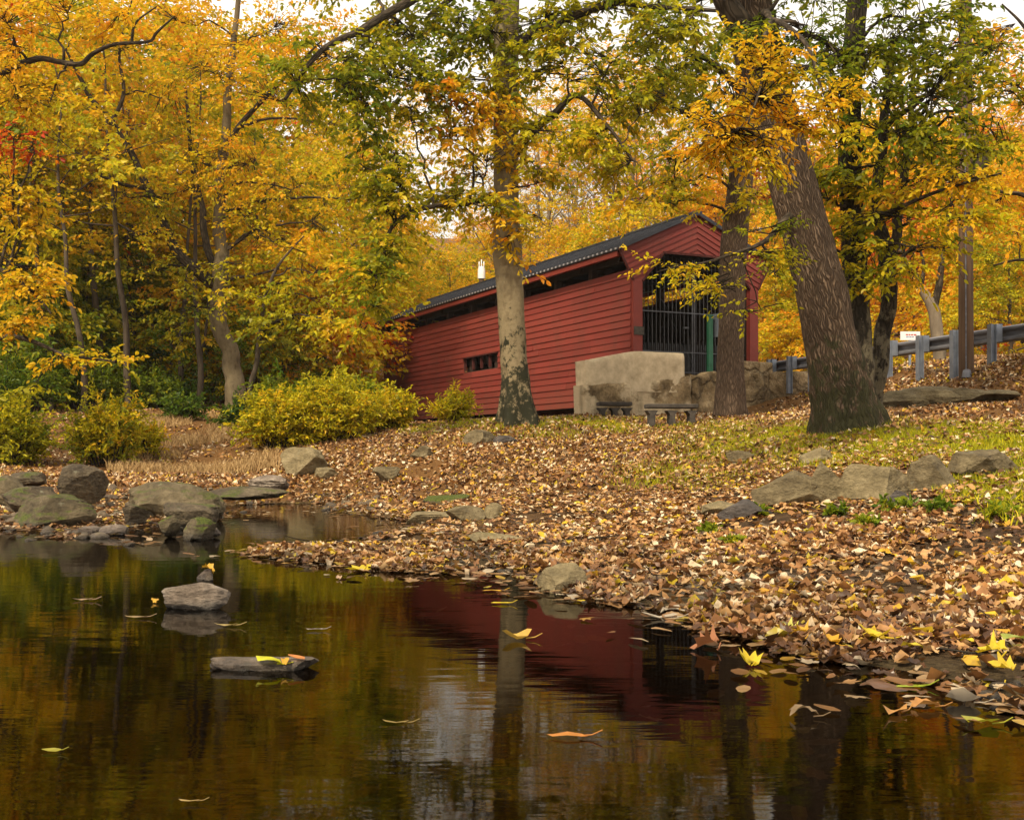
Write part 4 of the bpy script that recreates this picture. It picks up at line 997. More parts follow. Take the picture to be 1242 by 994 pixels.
# near tree off the left edge
base = ground_pt(-62, 23, -.1)
T = Tree('edge_tree', 'golden tree at the left edge with a red leaf tuft and dark bare limb', 'tree', base, 'bark_dark')
T.limb([(-62,540,23,20),(-62,430,23,17),(-60,300,23,15),(-55,150,23,13),(-50,0,23,11),(-45,-150,23,6)], 40, 10, (4,.4,.4,.3), .1, 63)
T.limb([(-57,140,23,7),(-10,95,22.6,5.5),(40,74,22.3,3.8),(70,76,22.2,3.3),(97,77,22.1,3.2),(112,66,22,2.8),(140,54,21.8,2.4),(180,51,21.6,1.8),(190,40,21.6,1.8),(212,20,21.5,.9)], 40, 7, seed=64)
T.limb([(160,52,21.7,2),(165,28,21.6,1.4),(190,8,21.5,.8)], 12, 5, seed=65)
T.limb([(-58,330,23,6),(-20,320,22,4),(30,345,21.4,2.5),(62,380,21,1.2)], 18, 6, seed=66)
T.limb([(-58,420,23,5),(20,410,21.8,3),(80,430,21,2),(150,440,20.6,.8)], 18, 6, seed=67)
for c in [(15,40,22,50,50,44,.80),(20,110,22,44,36,32,.74),(-10,170,22.2,40,36,26,.72),(15,165,21.4,22,11,9,1.02),(36,178,21.4,14,9,5,.99),(12,235,22,48,36,42,.73),(40,280,21.8,36,26,28,.70),(15,320,21.6,48,26,38,.74),(40,355,21.2,34,18,20,.75),
          (15,400,21.2,36,18,20,.74),(70,432,20.9,34,9,10,.73),(140,440,20.6,30,7,7,.70),(80,20,22,50,30,22,.82),(150,20,21.8,40,26,16,.80),(60,120,22,26,26,10,.68),(40,470,21.4,26,14,8,.55),(-60,300,22.5,50,120,50,.74)]:
    T.clump(c[0],c[1],c[2],c[3],c[4],int(c[5]*1.3),c[6]-.06*(c[6] < .9), leaf=.125, per=12, slen=.6, tv=.05, wid=.6)
T.done()

# ---------------------------------------------------------------- woodland trees: built once per kind, then copied
def gen_tree(seed, height, spread, nleaf, leaf, tint, tv, low=.3, bare=False, trunk_r=.2, bark='bark_far'):
    rs = np.random.default_rng(seed)
    tr, cr = MB(), MB()
    lean = rs.normal(size=2)*.05
    zs = np.linspace(0, 1, 9); pts = np.stack([lean[0]*zs*height+rs.normal(size=9)*.05*height*.12, lean[1]*zs*height+rs.normal(size=9)*.05*height*.12, zs*height-.4], 1)
    pts[0, :2] = 0; rad = trunk_r*(1-zs*.88)
    pp, rr = crom(pts, rad, 26); tube(tr, pp, rr, 8, (4,.4,.5,seed), .08, seed=seed)
    ends = []
    nl = 16 if not bare else 22
    for k in range(nl):
        u = low+(1-low)*(k+rs.random())/nl; u = min(u, .97)
        a = pp[int(u*25)]; an = k*2.4+rs.normal()*.5; L = spread*(1.15-.75*(u-low)/(1-low))*rs.uniform(.65, 1.2)
        up = rs.uniform(.25, .75) if not bare else rs.uniform(.7, 1.3)
        b = a+np.array([math.cos(an)*L, math.sin(an)*L, L*up]); mid = (a+b)/2+rs.normal(size=3)*.08*L+np.array([0,0,-.06*L])
        r0 = rr[int(u*25)]*.5
        lp, lr = crom([a, mid, b], [r0, r0*.6, r0*.15], 8); tube(tr, lp, lr, 4)
        for j in range(3 if not bare else 6):
            q = lp[3+int(rs.integers(0, 5))]; e = q+nrm(rs.normal(size=3)+np.array([math.cos(an)*.5, math.sin(an)*.5, .35 if not bare else 1.0]))*L*rs.uniform(.3, .6)
            sticks(tr, [q], [e], r0*.28, r0*.06); ends.append(e)
            if bare:
                for _ in range(4):
                    m_ = q+(e-q)*rs.uniform(.3, 1); sticks(tr, [m_], [m_+nrm(rs.normal(size=3)+np.array([0,0,.8]))*L*.28], r0*.10, r0*.03)
        ends.append(b); ends.append(lp[5])
    ends = np.array(ends)
    per = 12; ns = max(8, nleaf//per)
    idx = rs.integers(0, len(ends), ns)
    ctint = tint+rs.normal(size=len(ends))*tv
    o = ends[idx]+rs.normal(size=(ns, 3))*np.array([.34,.34,.24])*spread*.42
    dr = nrm(o-np.array([0,0,1])*o[:, 2:3]*.97+rs.normal(size=(ns, 3))*.6)
    t = Tree.__new__(Tree); t.tr = MB(); t.cr = cr
    Tree.spray(t, o, dr, per, leaf*5.5, leaf, ctint[idx]+rs.normal(size=ns)*.05, .3, False, .55, .65)
    return tr.build('trunk', M[bark], None, True), cr.build('crown', M['leaf_far'], None, False)
kinds = {}
def kind(k, *a, **kw):
    tr, cr = gen_tree(*a, **kw); kinds[k] = (tr.data, cr.data)
    bpy.data.objects.remove(tr); bpy.data.objects.remove(cr)
kind('gold', 1, 15, 3.6, 9500, .24, .66, .07)
kind('gold2', 2, 13, 3.8, 9500, .24, .62, .08, low=.2)
kind('orange', 3, 14, 3.6, 9000, .24, .75, .05)
kind('rust', 4, 13, 3.4, 9000, .24, .83, .04)
kind('green', 5, 13, 3.6, 14000, .26, .47, .09, low=.2)
kind('lime', 6, 11, 3.6, 13000, .25, .55, .07, low=.15)
kind('thin', 7, 17, 3.4, 2600, .20, .70, .06, low=.4, bare=True, trunk_r=.17, bark='bark_pale')
kind('thin2', 8, 15, 3.8, 3200, .20, .66, .06, low=.35, bare=True, trunk_r=.18, bark='bark_pale')
kind('tall', 9, 21, 4.4, 10000, .25, .67, .07, low=.25, trunk_r=.26)
kind('stem', 21, 14, 2.4, 2600, .22, .58, .10, low=.5, trunk_r=.13)
kind('under', 10, 5.5, 2.4, 6000, .22, .40, .12, low=.08, trunk_r=.07)
kind('ugold', 12, 6, 2.6, 6500, .21, .62, .08, low=.1, trunk_r=.08)
KL = {'stem':'dark slender sparse leaved', 'gold':'golden leaved', 'gold2':'broad low golden', 'orange':'orange leaved', 'rust':'thinly leaved rust orange', 'green':'yellow green', 'lime':'low lime yellow',
      'thin':'nearly bare slender', 'thin2':'half bare amber', 'tall':'very tall golden', 'under':'small dark green', 'ugold':'small yellow'}
def place(k, px, d, sc=1.0, where='', first={}):
    p = ground_pt(px, d, -.1)
    lb = '%s tree %s' % (KL[k], where); g = 'woodland trees: ' + lb
    e = empty('woodland_tree', p, lb, 'tree', g, rng.uniform(0, 2*PI))
    for nm, me in zip(('trunk', 'crown'), kinds[k]):
        o = bpy.data.objects.new(nm, me); COL.objects.link(o); o.parent = e
    s = sc*rng.uniform(.93, 1.07); e.scale = (s*rng.uniform(.95, 1.08), s*rng.uniform(.95, 1.08), s)
    return e
WL = 'in the woods behind the left bank'; WC = 'on the hillside behind the bridge roof'; WR = 'in the woods beyond the guardrail'; WF = 'in the far hillside wood'
wood = [
 # left
 ('gold',20,44,1.0,WL),('tall',-60,47,.95,WL),('orange',90,50,1.1,WL),('gold2',150,46,.95,WL),('tall',180,58,1.0,WL),('gold',230,52,1.1,WL),('green',60,40,.7,WL),('lime',350,47,.9,WL),
 ('gold',330,55,1.15,WL),('gold2',385,52,.9,WL),('gold2',425,60,.92,WL),
 ('stem',30,38,1.0,WL),('stem',100,35,.85,WL),('stem',158,36,.9,WL),('stem',238,38,.95,WL),('stem',62,36.5,.9,WL),('stem',75,40,.9,WL),('stem',115,39,1.1,WL),('stem',160,41,1.0,WL),('stem',172,47,1.1,WL),('stem',215,40,.8,WL),('stem',-10,42,1.1,WL),('stem',140,52,1.2,WL),('stem',335,44,.9,WL),('stem',60,50,1.2,WL),('stem',245,48,1.0,WL),('stem',390,50,1.0,WL),('stem',200,55,1.2,WL),('under',110,41,1.0,WL),('under',170,43,1.0,WL),('under',225,45,.8,WL),('under',20,37,.8,WL),('under',-20,39,1.1,WL),('under',250,45,.9,WL),('ugold',340,43,1.1,WL),('under',75,43,1.2,WL),('ugold',380,44,1.0,WL),('under',310,41,.7,WL),('ugold',300,49,1.2,WL),('under',200,50,1.1,WL),
 ('gold',-130,40,1.0,WL),('gold2',-160,55,1.2,WL),
 # centre, behind the bridge
 ('thin',432,74,.98,WC),('thin2',455,82,.92,WC),('gold2',470,66,.72,WC),('gold2',495,72,.55,WC),('lime',560,70,.72,WC),('gold2',550,84,.6,WC),('gold2',585,78,.72,WC),('gold2',640,66,.66,WC),('gold2',690,62,.66,WC),
 ('thin2',665,76,1.0,WC),('thin2',725,68,1.0,WC),('lime',740,58,.85,WC),('gold2',790,60,.74,WC),('thin2',760,76,1.0,WC),('thin',770,66,.95,WC),('thin2',820,72,1.08,WC),('thin2',845,66,.95,WC),('gold2',500,92,.7,WC),('thin',610,96,1.0,WC),('thin',700,95,1.0,WC),
 ('thin',700,84,1.0,WC),('gold',860,80,1.0,WC),('rust',800,90,1.1,WC),('gold2',535,64,.50,WC),('ugold',490,57,.9,WC),('thin',650,90,1.1,WC),('thin2',590,88,.9,WC),
 # right
 ('orange',905,60,.9,WR),('gold2',940,50,.62,WR),('gold2',925,66,.9,WR),('rust',965,70,1.1,WR),('lime',985,46,.55,WR),('orange',1010,52,.75,WR),('rust',1090,50,.72,WR),('rust',1065,58,.85,WR),('orange',1120,56,.85,WR),('orange',1150,46,.6,WR),
 ('gold2',1200,44,.62,WR),('gold2',1245,48,.75,WR),('lime',1225,38,.48,WR),('rust',1180,60,.95,WR),('gold',1030,70,1.1,WR),('thin2',1225,58,1.0,WR),('thin',1190,70,1.15,WR),('thin',1260,50,.9,WR),('rust',1270,62,1.0,WR),('ugold',1010,44,.7,WR),('ugold',1160,40,.6,WR),('ugold',960,46,.6,WR),('orange',1300,44,.8,WR),('thin2',1110,66,1.0,WR),('gold',1080,76,1.1,WR),
 ('rust',1000,84,1.2,WR),('orange',1140,84,1.2,WR),('thin2',880,70,1.1,WR),('thin2',960,60,1.0,WR),
]
for k, px, d, sc, w in wood: place(k, px, d, sc*(1.0 if w != WC or 480 < px < 570 else 1.22 if 'thin' in k else 1.03), w)
for i in range(46):
    px = -200+i*34+rng.uniform(-15, 15); d = rng.uniform(98, 135)
    if 485 < px < 560: continue
    place(['orange','gold2','rust','gold','thin2','gold'][i % 6], px, d, rng.uniform(.5, .75) if 420 < px < 900 else rng.uniform(.8, 1.1), WF)
# grey forked tree behind the guardrail
T = Tree('forked_tree', 'grey forked bare limbed tree behind the guardrail left of the utility pole', 'tree', ground_pt(1135, 34, -.1), 'bark_pale')
T.limb([(1138,470,34,9),(1137,420,34,8),(1133,385,34,7.5),(1124,355,34,6),(1110,335,34,4.5),(1098,315,34,3),(1085,290,34,1.5)], 26, 8, seed=73)
T.limb([(1130,378,34,5),(1136,350,34,4.5),(1142,320,34,3.5),(1150,270,34,2),(1160,200,34,1)], 20, 7, seed=74)
T.limb([(1118,345,34,3),(1120,320,34,2),(1112,290,34,1)], 12, 5, seed=75)
for c in [(1095,300,33.8,36,20,12,.72),(1150,260,33.8,40,26,16,.66),(1110,330,33.6,26,12,6,.62),(1165,320,33.8,26,18,8,.6)]: T.clump(*c[:5], c[5], c[6], leaf=.17, per=11, slen=.7, six=False)
T.done()
# bare twigged limb at the right edge
T = Tree('edge_tree', 'dark bare limbed tree leaning in from the right edge beside the utility pole', 'tree', ground_pt(1290, 24, -.1), 'bark_far')
T.limb([(1290,440,24,9),(1288,330,24,8),(1284,240,24,7),(1276,140,24,6),(1262,30,24,4),(1250,-80,24,2)], 24, 8, seed=83)
T.limb([(1285,260,24,4),(1240,235,23.7,3),(1215,232,23.4,2),(1190,215,23.2,1)], 16, 5, seed=84)
T.limb([(1280,180,24,3),(1250,120,24,2),(1225,100,24,1.5),(1195,105,24,.7)], 16, 5, seed=85)
T.limb([(1268,70,24,3),(1240,30,24,2),(1215,5,24,1)], 14, 5, seed=86)
T.limb([(1288,320,24,3),(1240,315,23.6,2),(1205,322,23.4,1)], 14, 5, seed=87)
for c in [(1225,30,24,40,30,22,.74),(1225,100,24,36,24,10,.76),(1235,170,24,30,30,8,.74),(1215,240,23.5,34,20,10,.60),(1235,290,23.6,30,20,10,.7)]: T.clump(*c[:5], c[5], c[6], leaf=.14, per=11, slen=.6, tv=.06)
T.done()

# ---------------------------------------------------------------- shrubs
def shrub(name, px, d, rpx_, hpx, n, tint, label, leaf=.11, upright=.5, tv=.07, depth=1.0, wid=.42, stems=46, group=None, cat='shrub', per=12, slen=.35, six=True):
    b = ground_pt(px, d, -.03); R = rpx_*d*S; Hh = hpx*d*S
    t = Tree(name, label, cat, b, 'bark_far', 'leaf_shrub', group)
    an = rng.uniform(0, 2*PI, stems); rr = np.sqrt(rng.random(stems))
    tips = b+np.stack([np.cos(an)*rr*R*.85, np.sin(an)*rr*R*.85*depth, Hh*(1.02-.38*rr**2)*rng.uniform(.55, 1.15, stems)], 1)
    foot = b+np.stack([np.cos(an)*rr*R*.35, np.sin(an)*rr*R*.35*depth, np.zeros(stems)], 1)
    sticks(t.tr, foot, tips, .012+.004*Hh, .004)
    k = rng.integers(0, stems, n); u = rng.uniform(.15, 1, n)**.7
    o = foot[k]+(tips[k]-foot[k])*u[:, None]+rng.normal(size=(n, 3))*np.array([R*.13, R*.13*depth, Hh*.08]); o[:, 2] = np.maximum(o[:, 2], b[2]+.03)
    dr = nrm((o-b)*np.array([.6,.6,0])/max(R, .1)+rng.normal(size=(n, 3))*.5+Z3*upright)
    ct = tint+rng.normal(size=stems)*tv
    t.spray(o, dr, per, slen, leaf, ct[k]+rng.normal(size=n)*.03, .15, six, .4, wid)
    return t.done()
shrub('yellow_shrub', 335, 24.5, 52, 62, 1000, .53, 'broad yellow green shrub at the left end of the bushes by the bridge', .10, .5, .05)
shrub('yellow_shrub', 405, 25.0, 60, 64, 1300, .54, 'large bright yellow shrub in the middle of the bushes below the bridge', .10, .6, .05)
shrub('yellow_shrub', 470, 26.5, 30, 42, 620, .54, 'bright yellow shrub touching the left end of the bridge wall', .10, .6, .05)
shrub('yellow_shrub', 418, 29.5, 48, 52, 600, .48, 'greener shrub half hidden behind the bright yellow bushes', .14, .7, .06)
shrub('fern_shrub', 552, 25.8, 26, 34, 200, .53, 'small feathery yellow green plant in front of the bridge wall', .12, 1.0, .03, 1.0, .3, 14, slen=.4)
shrub('round_shrub', 222, 31.5, 24, 34, 170, .22, 'small round dark green bush on the dry grass bank', .11, .3, .05)
shrub('round_shrub', 288, 29.5, 22, 34, 150, .17, 'very dark green bush left of the yellow shrubs', .11, .3, .04)
shrub('creek_shrub', 130, 22.5, 46, 78, 700, .50, 'olive yellow shrub on the far creek bank behind the boulders', .10, .6, .07)
shrub('creek_shrub', 18, 22.5, 44, 78, 640, .46, 'dull green yellow shrub at the left edge of the creek bank', .10, .5, .08)
shrub('creek_shrub', 180, 24, 22, 42, 110, .55, 'small straw yellow shrub right of the olive one', .10, .5, .05)
for i, (px, d, r, h, tt, lb) in enumerate([(30,34,50,80,.25,'dark green thicket under the trees at the far left'),(100,36,44,70,.28,'dark green thicket behind the olive creek shrub'),(165,37,40,50,.32,'low green thicket left of the round bush'),(345,33,36,50,.30,'green thicket at the foot of the forked golden tree'),(205,38,34,40,.22,'dark low bush in the shade behind the round bush')]):
    shrub('thicket', px, d, r, h, 230, tt, lb, .17, .5, .07, six=False, slen=.5)
# weeds at the foot of the bank rocks
for i, (px, py, tt, r, h, lb) in enumerate([(1012,628,.30,16,15,'leafy green weed below the tall pale rock'),(1052,640,.32,14,10,'green weed right of the leafy one on the leaf bank'),(925,625,.30,13,9,'small green weed in front of the dark purple slab'),
   (862,648,.33,10,7,'tiny green weed left among the fallen leaves'),(890,662,.36,14,7,'yellow green weed in the middle of the fallen leaves'),(1085,618,.30,26,16,'green weeds growing under the slanted slab'),(1135,622,.27,22,15,'dark green weed clump right of the pale cobble'),(1215,628,.33,26,16,'green weed clump near the right edge of the bank')]):
    d = CH*F/(py-HY)*.86
    for dd in np.linspace(5, 12, 120):
        x, y = W2(px, dd)
        if CH+(HY-py)/F*dd <= h1(x, y): d = dd; break
    shrub('weed', px, d, r, h, 34, tt, lb, .055, .9, .04, 1.0, .5, 12, None, 'weed', 7, .07)

# ---------------------------------------------------------------- grass
def blades(n, sampler, hgt, wid, tint, name, label, mat, lean=.35):
    x, y = sampler(n); z = H(x, y); n = len(x)
    an = rng.uniform(0, 2*PI, n); h = hgt*rng.uniform(.5, 1.3, n); b = np.stack([x, y, z-.01], 1)
    w = np.stack([np.cos(an), np.sin(an), 0*an], 1)*wid*.5*rng.uniform(.7, 1.3, n)[:, None]
    l = rng.normal(size=(n, 3))*lean*h[:, None]; l[:, 2] = 0
    V = np.stack([b-w, b+w, b+w*.7+l*.4+Z3*(h*.6)[:, None], b-w*.7+l*.4+Z3*(h*.6)[:, None], b+l+Z3*(h*.92)[:, None]], 1)
    mb = MB(); i = 5*np.arange(n)[:, None, None]; T = tint+rng.normal(size=n)*.06
    mb.add(V.reshape(-1, 3), (np.array([[0,1,2,3]])[None]+i).reshape(-1, 4), T)
    v0 = mb.n; mb.f.append((np.array([[3,2,4]])[None]+i).reshape(-1, 3)); mb.t.append(T.astype(np.float32)); mb.uv.append(np.zeros((3*n, 2), np.float32))
    return tag(mb.build(name, mat), label, None, None, 'stuff')
def grass_mask(x, y):
    px = CX+x/np.maximum(y, .1)*F; z = H(x, y, False); py = HY-(z-CH)/np.maximum(y, .1)*F
    g1 = np.clip((px-790)/120, 0, 1)*np.clip((575-py)/25, 0, 1)*np.clip((py-508)/14, 0, 1)*np.where(px > 1040, 1.0, .75)
    g2 = np.clip((px-1130)/40, 0, 1)*np.clip((py-555)/10, 0, 1)*np.clip((640-py)/16, 0, 1)
    g3 = .55*np.clip((px-480)/40, 0, 1)*np.clip((820-px)/100, 0, 1)*np.clip((535-py)/10, 0, 1)*np.clip((py-500)/6, 0, 1)
    g4 = .5*np.clip((px-730)/80, 0, 1)*np.clip((930-px)/80, 0, 1)*np.clip((600-py)/16, 0, 1)*np.clip((py-560)/16, 0, 1)
    return np.clip(np.maximum.reduce([g1, g2, g3, g4])*np.clip((fbm(x, y, .9, 4, 9)-.33)*6, 0, 1), 0, 1)
def samp_green(n):
    x = rng.uniform(-5, 11, n*5); y = rng.uniform(7.5, 27, n*5)
    k = (rng.random(n*5) < grass_mask(x, y)) & (np.abs(x) < .5*y); return x[k][:n], y[k][:n]
M['grass'] = leaf_mat('grass blades', 0, .35)
blades(110000, samp_green, .085, .012, .45, 'grass', 'short green grass growing on the bank', M['grass'])
def samp_dry(n):
    px = rng.uniform(130, 340, n); d = rng.uniform(21, 33, n); x = (px-CX)/F*d; k = fbm(x, d, .8, 3, 4) > .47; return x[k], d[k]
M['straw'] = simple_mat('dry straw grass', (.27,.16,.06), (.50,.34,.15), 4, .8, .0)
blades(20000, samp_dry, .22, .014, .5, 'dry_grass', 'tan dry grass on the far creek bank', M['straw'], .5)
def samp_dry2(n):
    x = rng.uniform(4.0, 5.5, n); y = rng.uniform(8.3, 9.2, n); return x, y
blades(500, samp_dry2, .16, .006, .5, 'dry_grass', 'thin straw stalks under the bank rocks', M['straw'], .6)

# ---------------------------------------------------------------- fallen leaves
def outline(kind, rs):
    if kind == 'maple':
        L = [(0,1.0),(.14,.74),(.30,.60),(.42,.80),(.52,.90),(.66,.60),(.82,.55),(1.0,.78),(1.2,.55),(1.5,.52),(1.8,.34)]
        pr = [(a*1.45, r*(1+rs.normal()*.05)) for a, r in L]; pts = [(math.sin(a)*r, math.cos(a)*r) for a, r in pr]
        pl = [(-x*(1+rs.normal()*.05), y) for x, y in pts[1:]][::-1]; return np.array(pts+[(0,-.18)]+pl)*.55+np.array([0,.1])
    if kind == 'oval':
        t = np.linspace(0, 2*PI, 9)[:-1]; return np.stack([np.sin(t)*.30*(1-.25*np.cos(t)), np.cos(t)*.55], 1)
    if kind == 'lance':
        t = np.linspace(0, 2*PI, 9)[:-1]; return np.stack([np.sin(t)*.17*(1-.2*np.cos(t)), np.cos(t)*.62], 1)
    if kind == 'oak':
        t = np.linspace(0, 2*PI, 19)[:-1]; r = .30+.055*np.cos(9*t+PI); return np.stack([np.sin(t)*r*.85, np.cos(t)*(r+.22)], 1)
def proto(kind, seed, curl):
    rs = np.random.default_rng(seed); o = outline(kind, rs); n = len(o)
    mid = o*.5; V2 = np.vstack([o, mid, [[0, 0]]])
    x, y = V2[:, 0], V2[:, 1]; curl = curl*.5; a, b, c = rs.normal()*curl, abs(rs.normal())*curl*1.6, rs.normal()*curl
    z = a*1.2*y*y+b*1.8*x*x+c*x*y*1.6+.10*curl*np.sin(9*x+seed)*np.cos(7*y)
    z[:n] += rs.normal(size=n)*.12*curl
    f = [[i, (i+1) % n, n+(i+1) % n, n+i] for i in range(n)]; f3 = [[n+i, n+(i+1) % n, 2*n] for i in range(n)]
    return np.stack([x, y, z-z.min()*.5], 1), np.array(f), np.array(f3)
def scatter(mb, x, y, z, size, tint, protos, tilt):
    n = len(x); pid = rng.integers(0, len(protos), n)
    nz = nrm(np.stack([rng.normal(size=n)*tilt, rng.normal(size=n)*tilt, np.ones(n)], 1)); an = rng.uniform(0, 2*PI, n)
    ax = np.stack([np.cos(an), np.sin(an), 0*an], 1); ax = nrm(ax-nz*np.sum(ax*nz, 1, keepdims=True)); ay = np.cross(nz, ax)
    flip = np.where(rng.random(n) < .35, -1.0, 1.0)
    for k, (V, f4, f3) in enumerate(protos):
        q = np.where(pid == k)[0]
        if len(q) == 0: continue
        s = size[q][:, None, None]
        W = V[None, :, 0:1]*ax[q][:, None]+V[None, :, 1:2]*ay[q][:, None]+V[None, :, 2:3]*(nz[q]*flip[q][:, None])[:, None]
        W = W*s+np.stack([x[q], y[q], z[q]], 1)[:, None]
        m = len(V); i = m*np.arange(len(q))[:, None, None]
        if len(f4):
            mb.add(W.reshape(-1, 3), (f4[None]+i).reshape(-1, 4), np.repeat(tint[q], len(f4)))
            if len(f3):
                mb.f.append((f3[None]+i).reshape(-1, 3)+mb.n-W.shape[0]*m); mb.t.append(np.repeat(tint[q], len(f3)).astype(np.float32)); mb.uv.append(np.zeros((3*len(f3)*len(q), 2), np.float32))
        else: mb.add(W.reshape(-1, 3), (f3[None]+i).reshape(-1, 3), np.repeat(tint[q], len(f3)))
PN = [proto(k, s, c) for s, (k, c) in enumerate([('maple',.55),('maple',.9),('maple',.35),('oval',.6),('oval',1.0),('oval',1.3),('oak',.7),('oak',1.1),('lance',.8),('lance',1.2),('maple',1.3),('oval',1.6)])]
def small(curl, seed):
    rs = np.random.default_rng(seed); V = np.array([[0,-.5,0],[.3,-.08,0],[0,.5,0],[-.3,-.08,0]], float); V[:, 2] = rs.normal(size=4)*.16*curl; return V, np.array([[0,1,2,3]]), np.zeros((0,3), int)
PF = [small(1.3, s) for s in range(8)]
PM = [proto('oval', s+40, 1.0) for s in range(6)]
PM = [(V, f4[:, [0,1,2,3]], f3) for V, f4, f3 in PM]
def tints(n, x, y):
    """browns mostly, drifts of tan, and a sprinkle of yellow"""
    t = np.clip(rng.normal(.43, .23, n)+(fbm(x, y, .6, 3, 2)-.5)*.25, .03, .80)
    k = rng.random(n); t = np.where(k < .075, rng.uniform(.86, .99, n), t); t = np.where((k > .93), rng.uniform(.66, .81, n), t); return t
def band(d0, d1, dens, wide=.50):
    n = int(dens*wide*(d1*d1-d0*d0)); y = np.sqrt(rng.uniform(d0*d0, d1*d1, n)); x = rng.uniform(-wide, wide, n)*y; return x, y
lit = MB()
for d0, d1, dens, pr, sz, lift in ((2.7,8.5,1900,PN,(.035,.098),.02),(8.5,14,900,PM,(.042,.085),.018),(14,24,520,PF,(.06,.11),.02),(24,40,260,PF,(.075,.13),.02),(40,62,26,PF,(.2,.34),.05)):
    x, y = band(d0, d1, dens); z = H(x, y); g = grass_mask(x, y) if d1 < 42 else 0*x
    cov = np.clip((fbm(x, y, 1.7, 4, 5)-.33)*5, .10, 1)
    px = CX+x/y*F
    keep = (z > -.012) & (rng.random(len(x)) > g*.76) & (rng.random(len(x)) < cov)
    keep &= ~((px < 330) & (y > 20.5) & (y < 34) & (rng.random(len(x)) < .75))            # dry grass bank
    keep &= ~((y < 17) & (px < 300) & (rng.random(len(x)) < .45))                       # stony bar
    x, y, z = x[keep], y[keep], z[keep]; n = len(x)
    # leave the bridge, wall, boulders and road clear
    rel = np.stack([x-A0[0], y-A0[1]], 1); s = rel@Vv[:2]; t = rel@U[:2]; k = ~((s > -.2) & (s < BW+.2) & (t > -1.6) & (t < BL))
    x, y, z = x[k], y[k], z[k]; n = len(x)
    gg = grass_mask(x, y) if d1 < 42 else 0*x
    scatter(lit, x, y, z+rng.uniform(.0, lift, n)+.008+gg*rng.uniform(.0, .06, n), rng.uniform(sz[0], sz[1], n), tints(n, x, y), pr, .30)
tag(lit.build('leaf_litter', M['litter'], None, True), 'thick carpet of brown and tan fallen leaves over the bank', None, None, 'stuff')
tw = MB(); x, y = band(2.9, 20, 3.2); z = H(x, y); k = z > .02; x, y, z = x[k], y[k], z[k]; n = len(x); an = rng.uniform(0, 6.28, n); L_ = rng.uniform(.06, .32, n)
a_ = np.stack([x, y, z+.035], 1); m_2 = a_+np.stack([np.cos(an)*L_, np.sin(an)*L_, rng.normal(size=n)*.02+.01], 1); b_ = m_2+np.stack([np.cos(an+.5)*L_*.6, np.sin(an+.5)*L_*.6, rng.normal(size=n)*.03], 1)
sticks(tw, a_, m_2, .005, .004); sticks(tw, m_2, b_, .004, .002)
tag(tw.build('fallen_twigs', M['bark_limb']), 'thin twigs scattered among the fallen leaves', None, None, 'stuff')
# floating along the shore, and sunk on the bed
fl = MB(); x, y = band(2.6, 22, 620); z = H(x, y); ed = np.exp(-np.abs(z+.0)/.022)
k = (z < -.004) & (z > -.14) & (rng.random(len(x)) < ed*.8*np.clip((fbm(x, y, 1.2, 3, 6)-.3)*4, 0, 1)+.004); x, y = x[k], y[k]; n = len(x)
PW = [proto(kk, s+70, .22) for s, kk in enumerate(['maple','oval','oak','maple','oval','lance'])]
scatter(fl, x, y, np.full(n, .006)+rng.uniform(0, .012, n), rng.uniform(.06, .115, n), tints(n, x, y), PW, .07)
tag(fl.build('shore_leaves', M['litter']), 'fallen leaves floating along the waterline', None, None, 'stuff')
sk = MB(); x, y = band(1.8, 12, 30); z = H(x, y); k = z < -.06; x, y, z = x[k], y[k], z[k]; n = len(x)
k2 = rng.random(n) < .6; x, y, z = x[k2], y[k2], z[k2]; n = len(x)
scatter(sk, x, y, z+.02, rng.uniform(.07, .13, n), np.clip(rng.normal(.55, .2, n), .1, .98), PW, .15)
tag(sk.build('sunken_leaves', M['litter']), 'leaves lying sunk on the dark pond bed', None, None, 'stuff')
# pebbles of the bar
pb = MB(); 
def ico(seed):
    import bmesh
    bm = bmesh.new(); bmesh.ops.create_icosphere(bm, subdivisions=2, radius=.5); rs = np.random.default_rng(seed)
    V = np.array([v.co[:] for v in bm.verts]); f = np.array([[v.index for v in q.verts] for q in bm.faces]); bm.free()
    for _ in range(5):
        nn = nrm(rs.normal(size=3)); kk = V@nn; V = V-np.outer(np.maximum(kk-.3, 0)*.9, nn)
    return V*np.array([1,.8,.5]), np.zeros((0,4), int), f
PP = [ico(s) for s in range(5)]
px = rng.uniform(-80, 460, 850); d = rng.uniform(9.2, 17, 850); x = (px-CX)/F*d; z = H(x, d); k = (z > -.12) & (z < .25); x, d, z = x[k], d[k], z[k]
scatter(pb, x, d, z+.02, rng.uniform(.05, .05, len(x))+.17*rng.random(len(x))**3, rng.random(len(x)), PP, .3)
x, y = band(2.8, 9, 40); z = H(x, y); k = (z > -.2) & (z < .2) & (x > -2); x, y, z = x[k], y[k], z[k]
scatter(pb, x, y, z, rng.uniform(.03, .10, len(x)), rng.random(len(x)), PP, .3)
M['pebble'] = rock_mat('wet creek pebbles', (.04,.028,.018), (.11,.08,.05), (.22,.17,.11), .3, .6)
tag(pb.build('pebbles', M['pebble'], None, True), 'wet stones and pebbles of the creek bar', None, None, 'stuff')

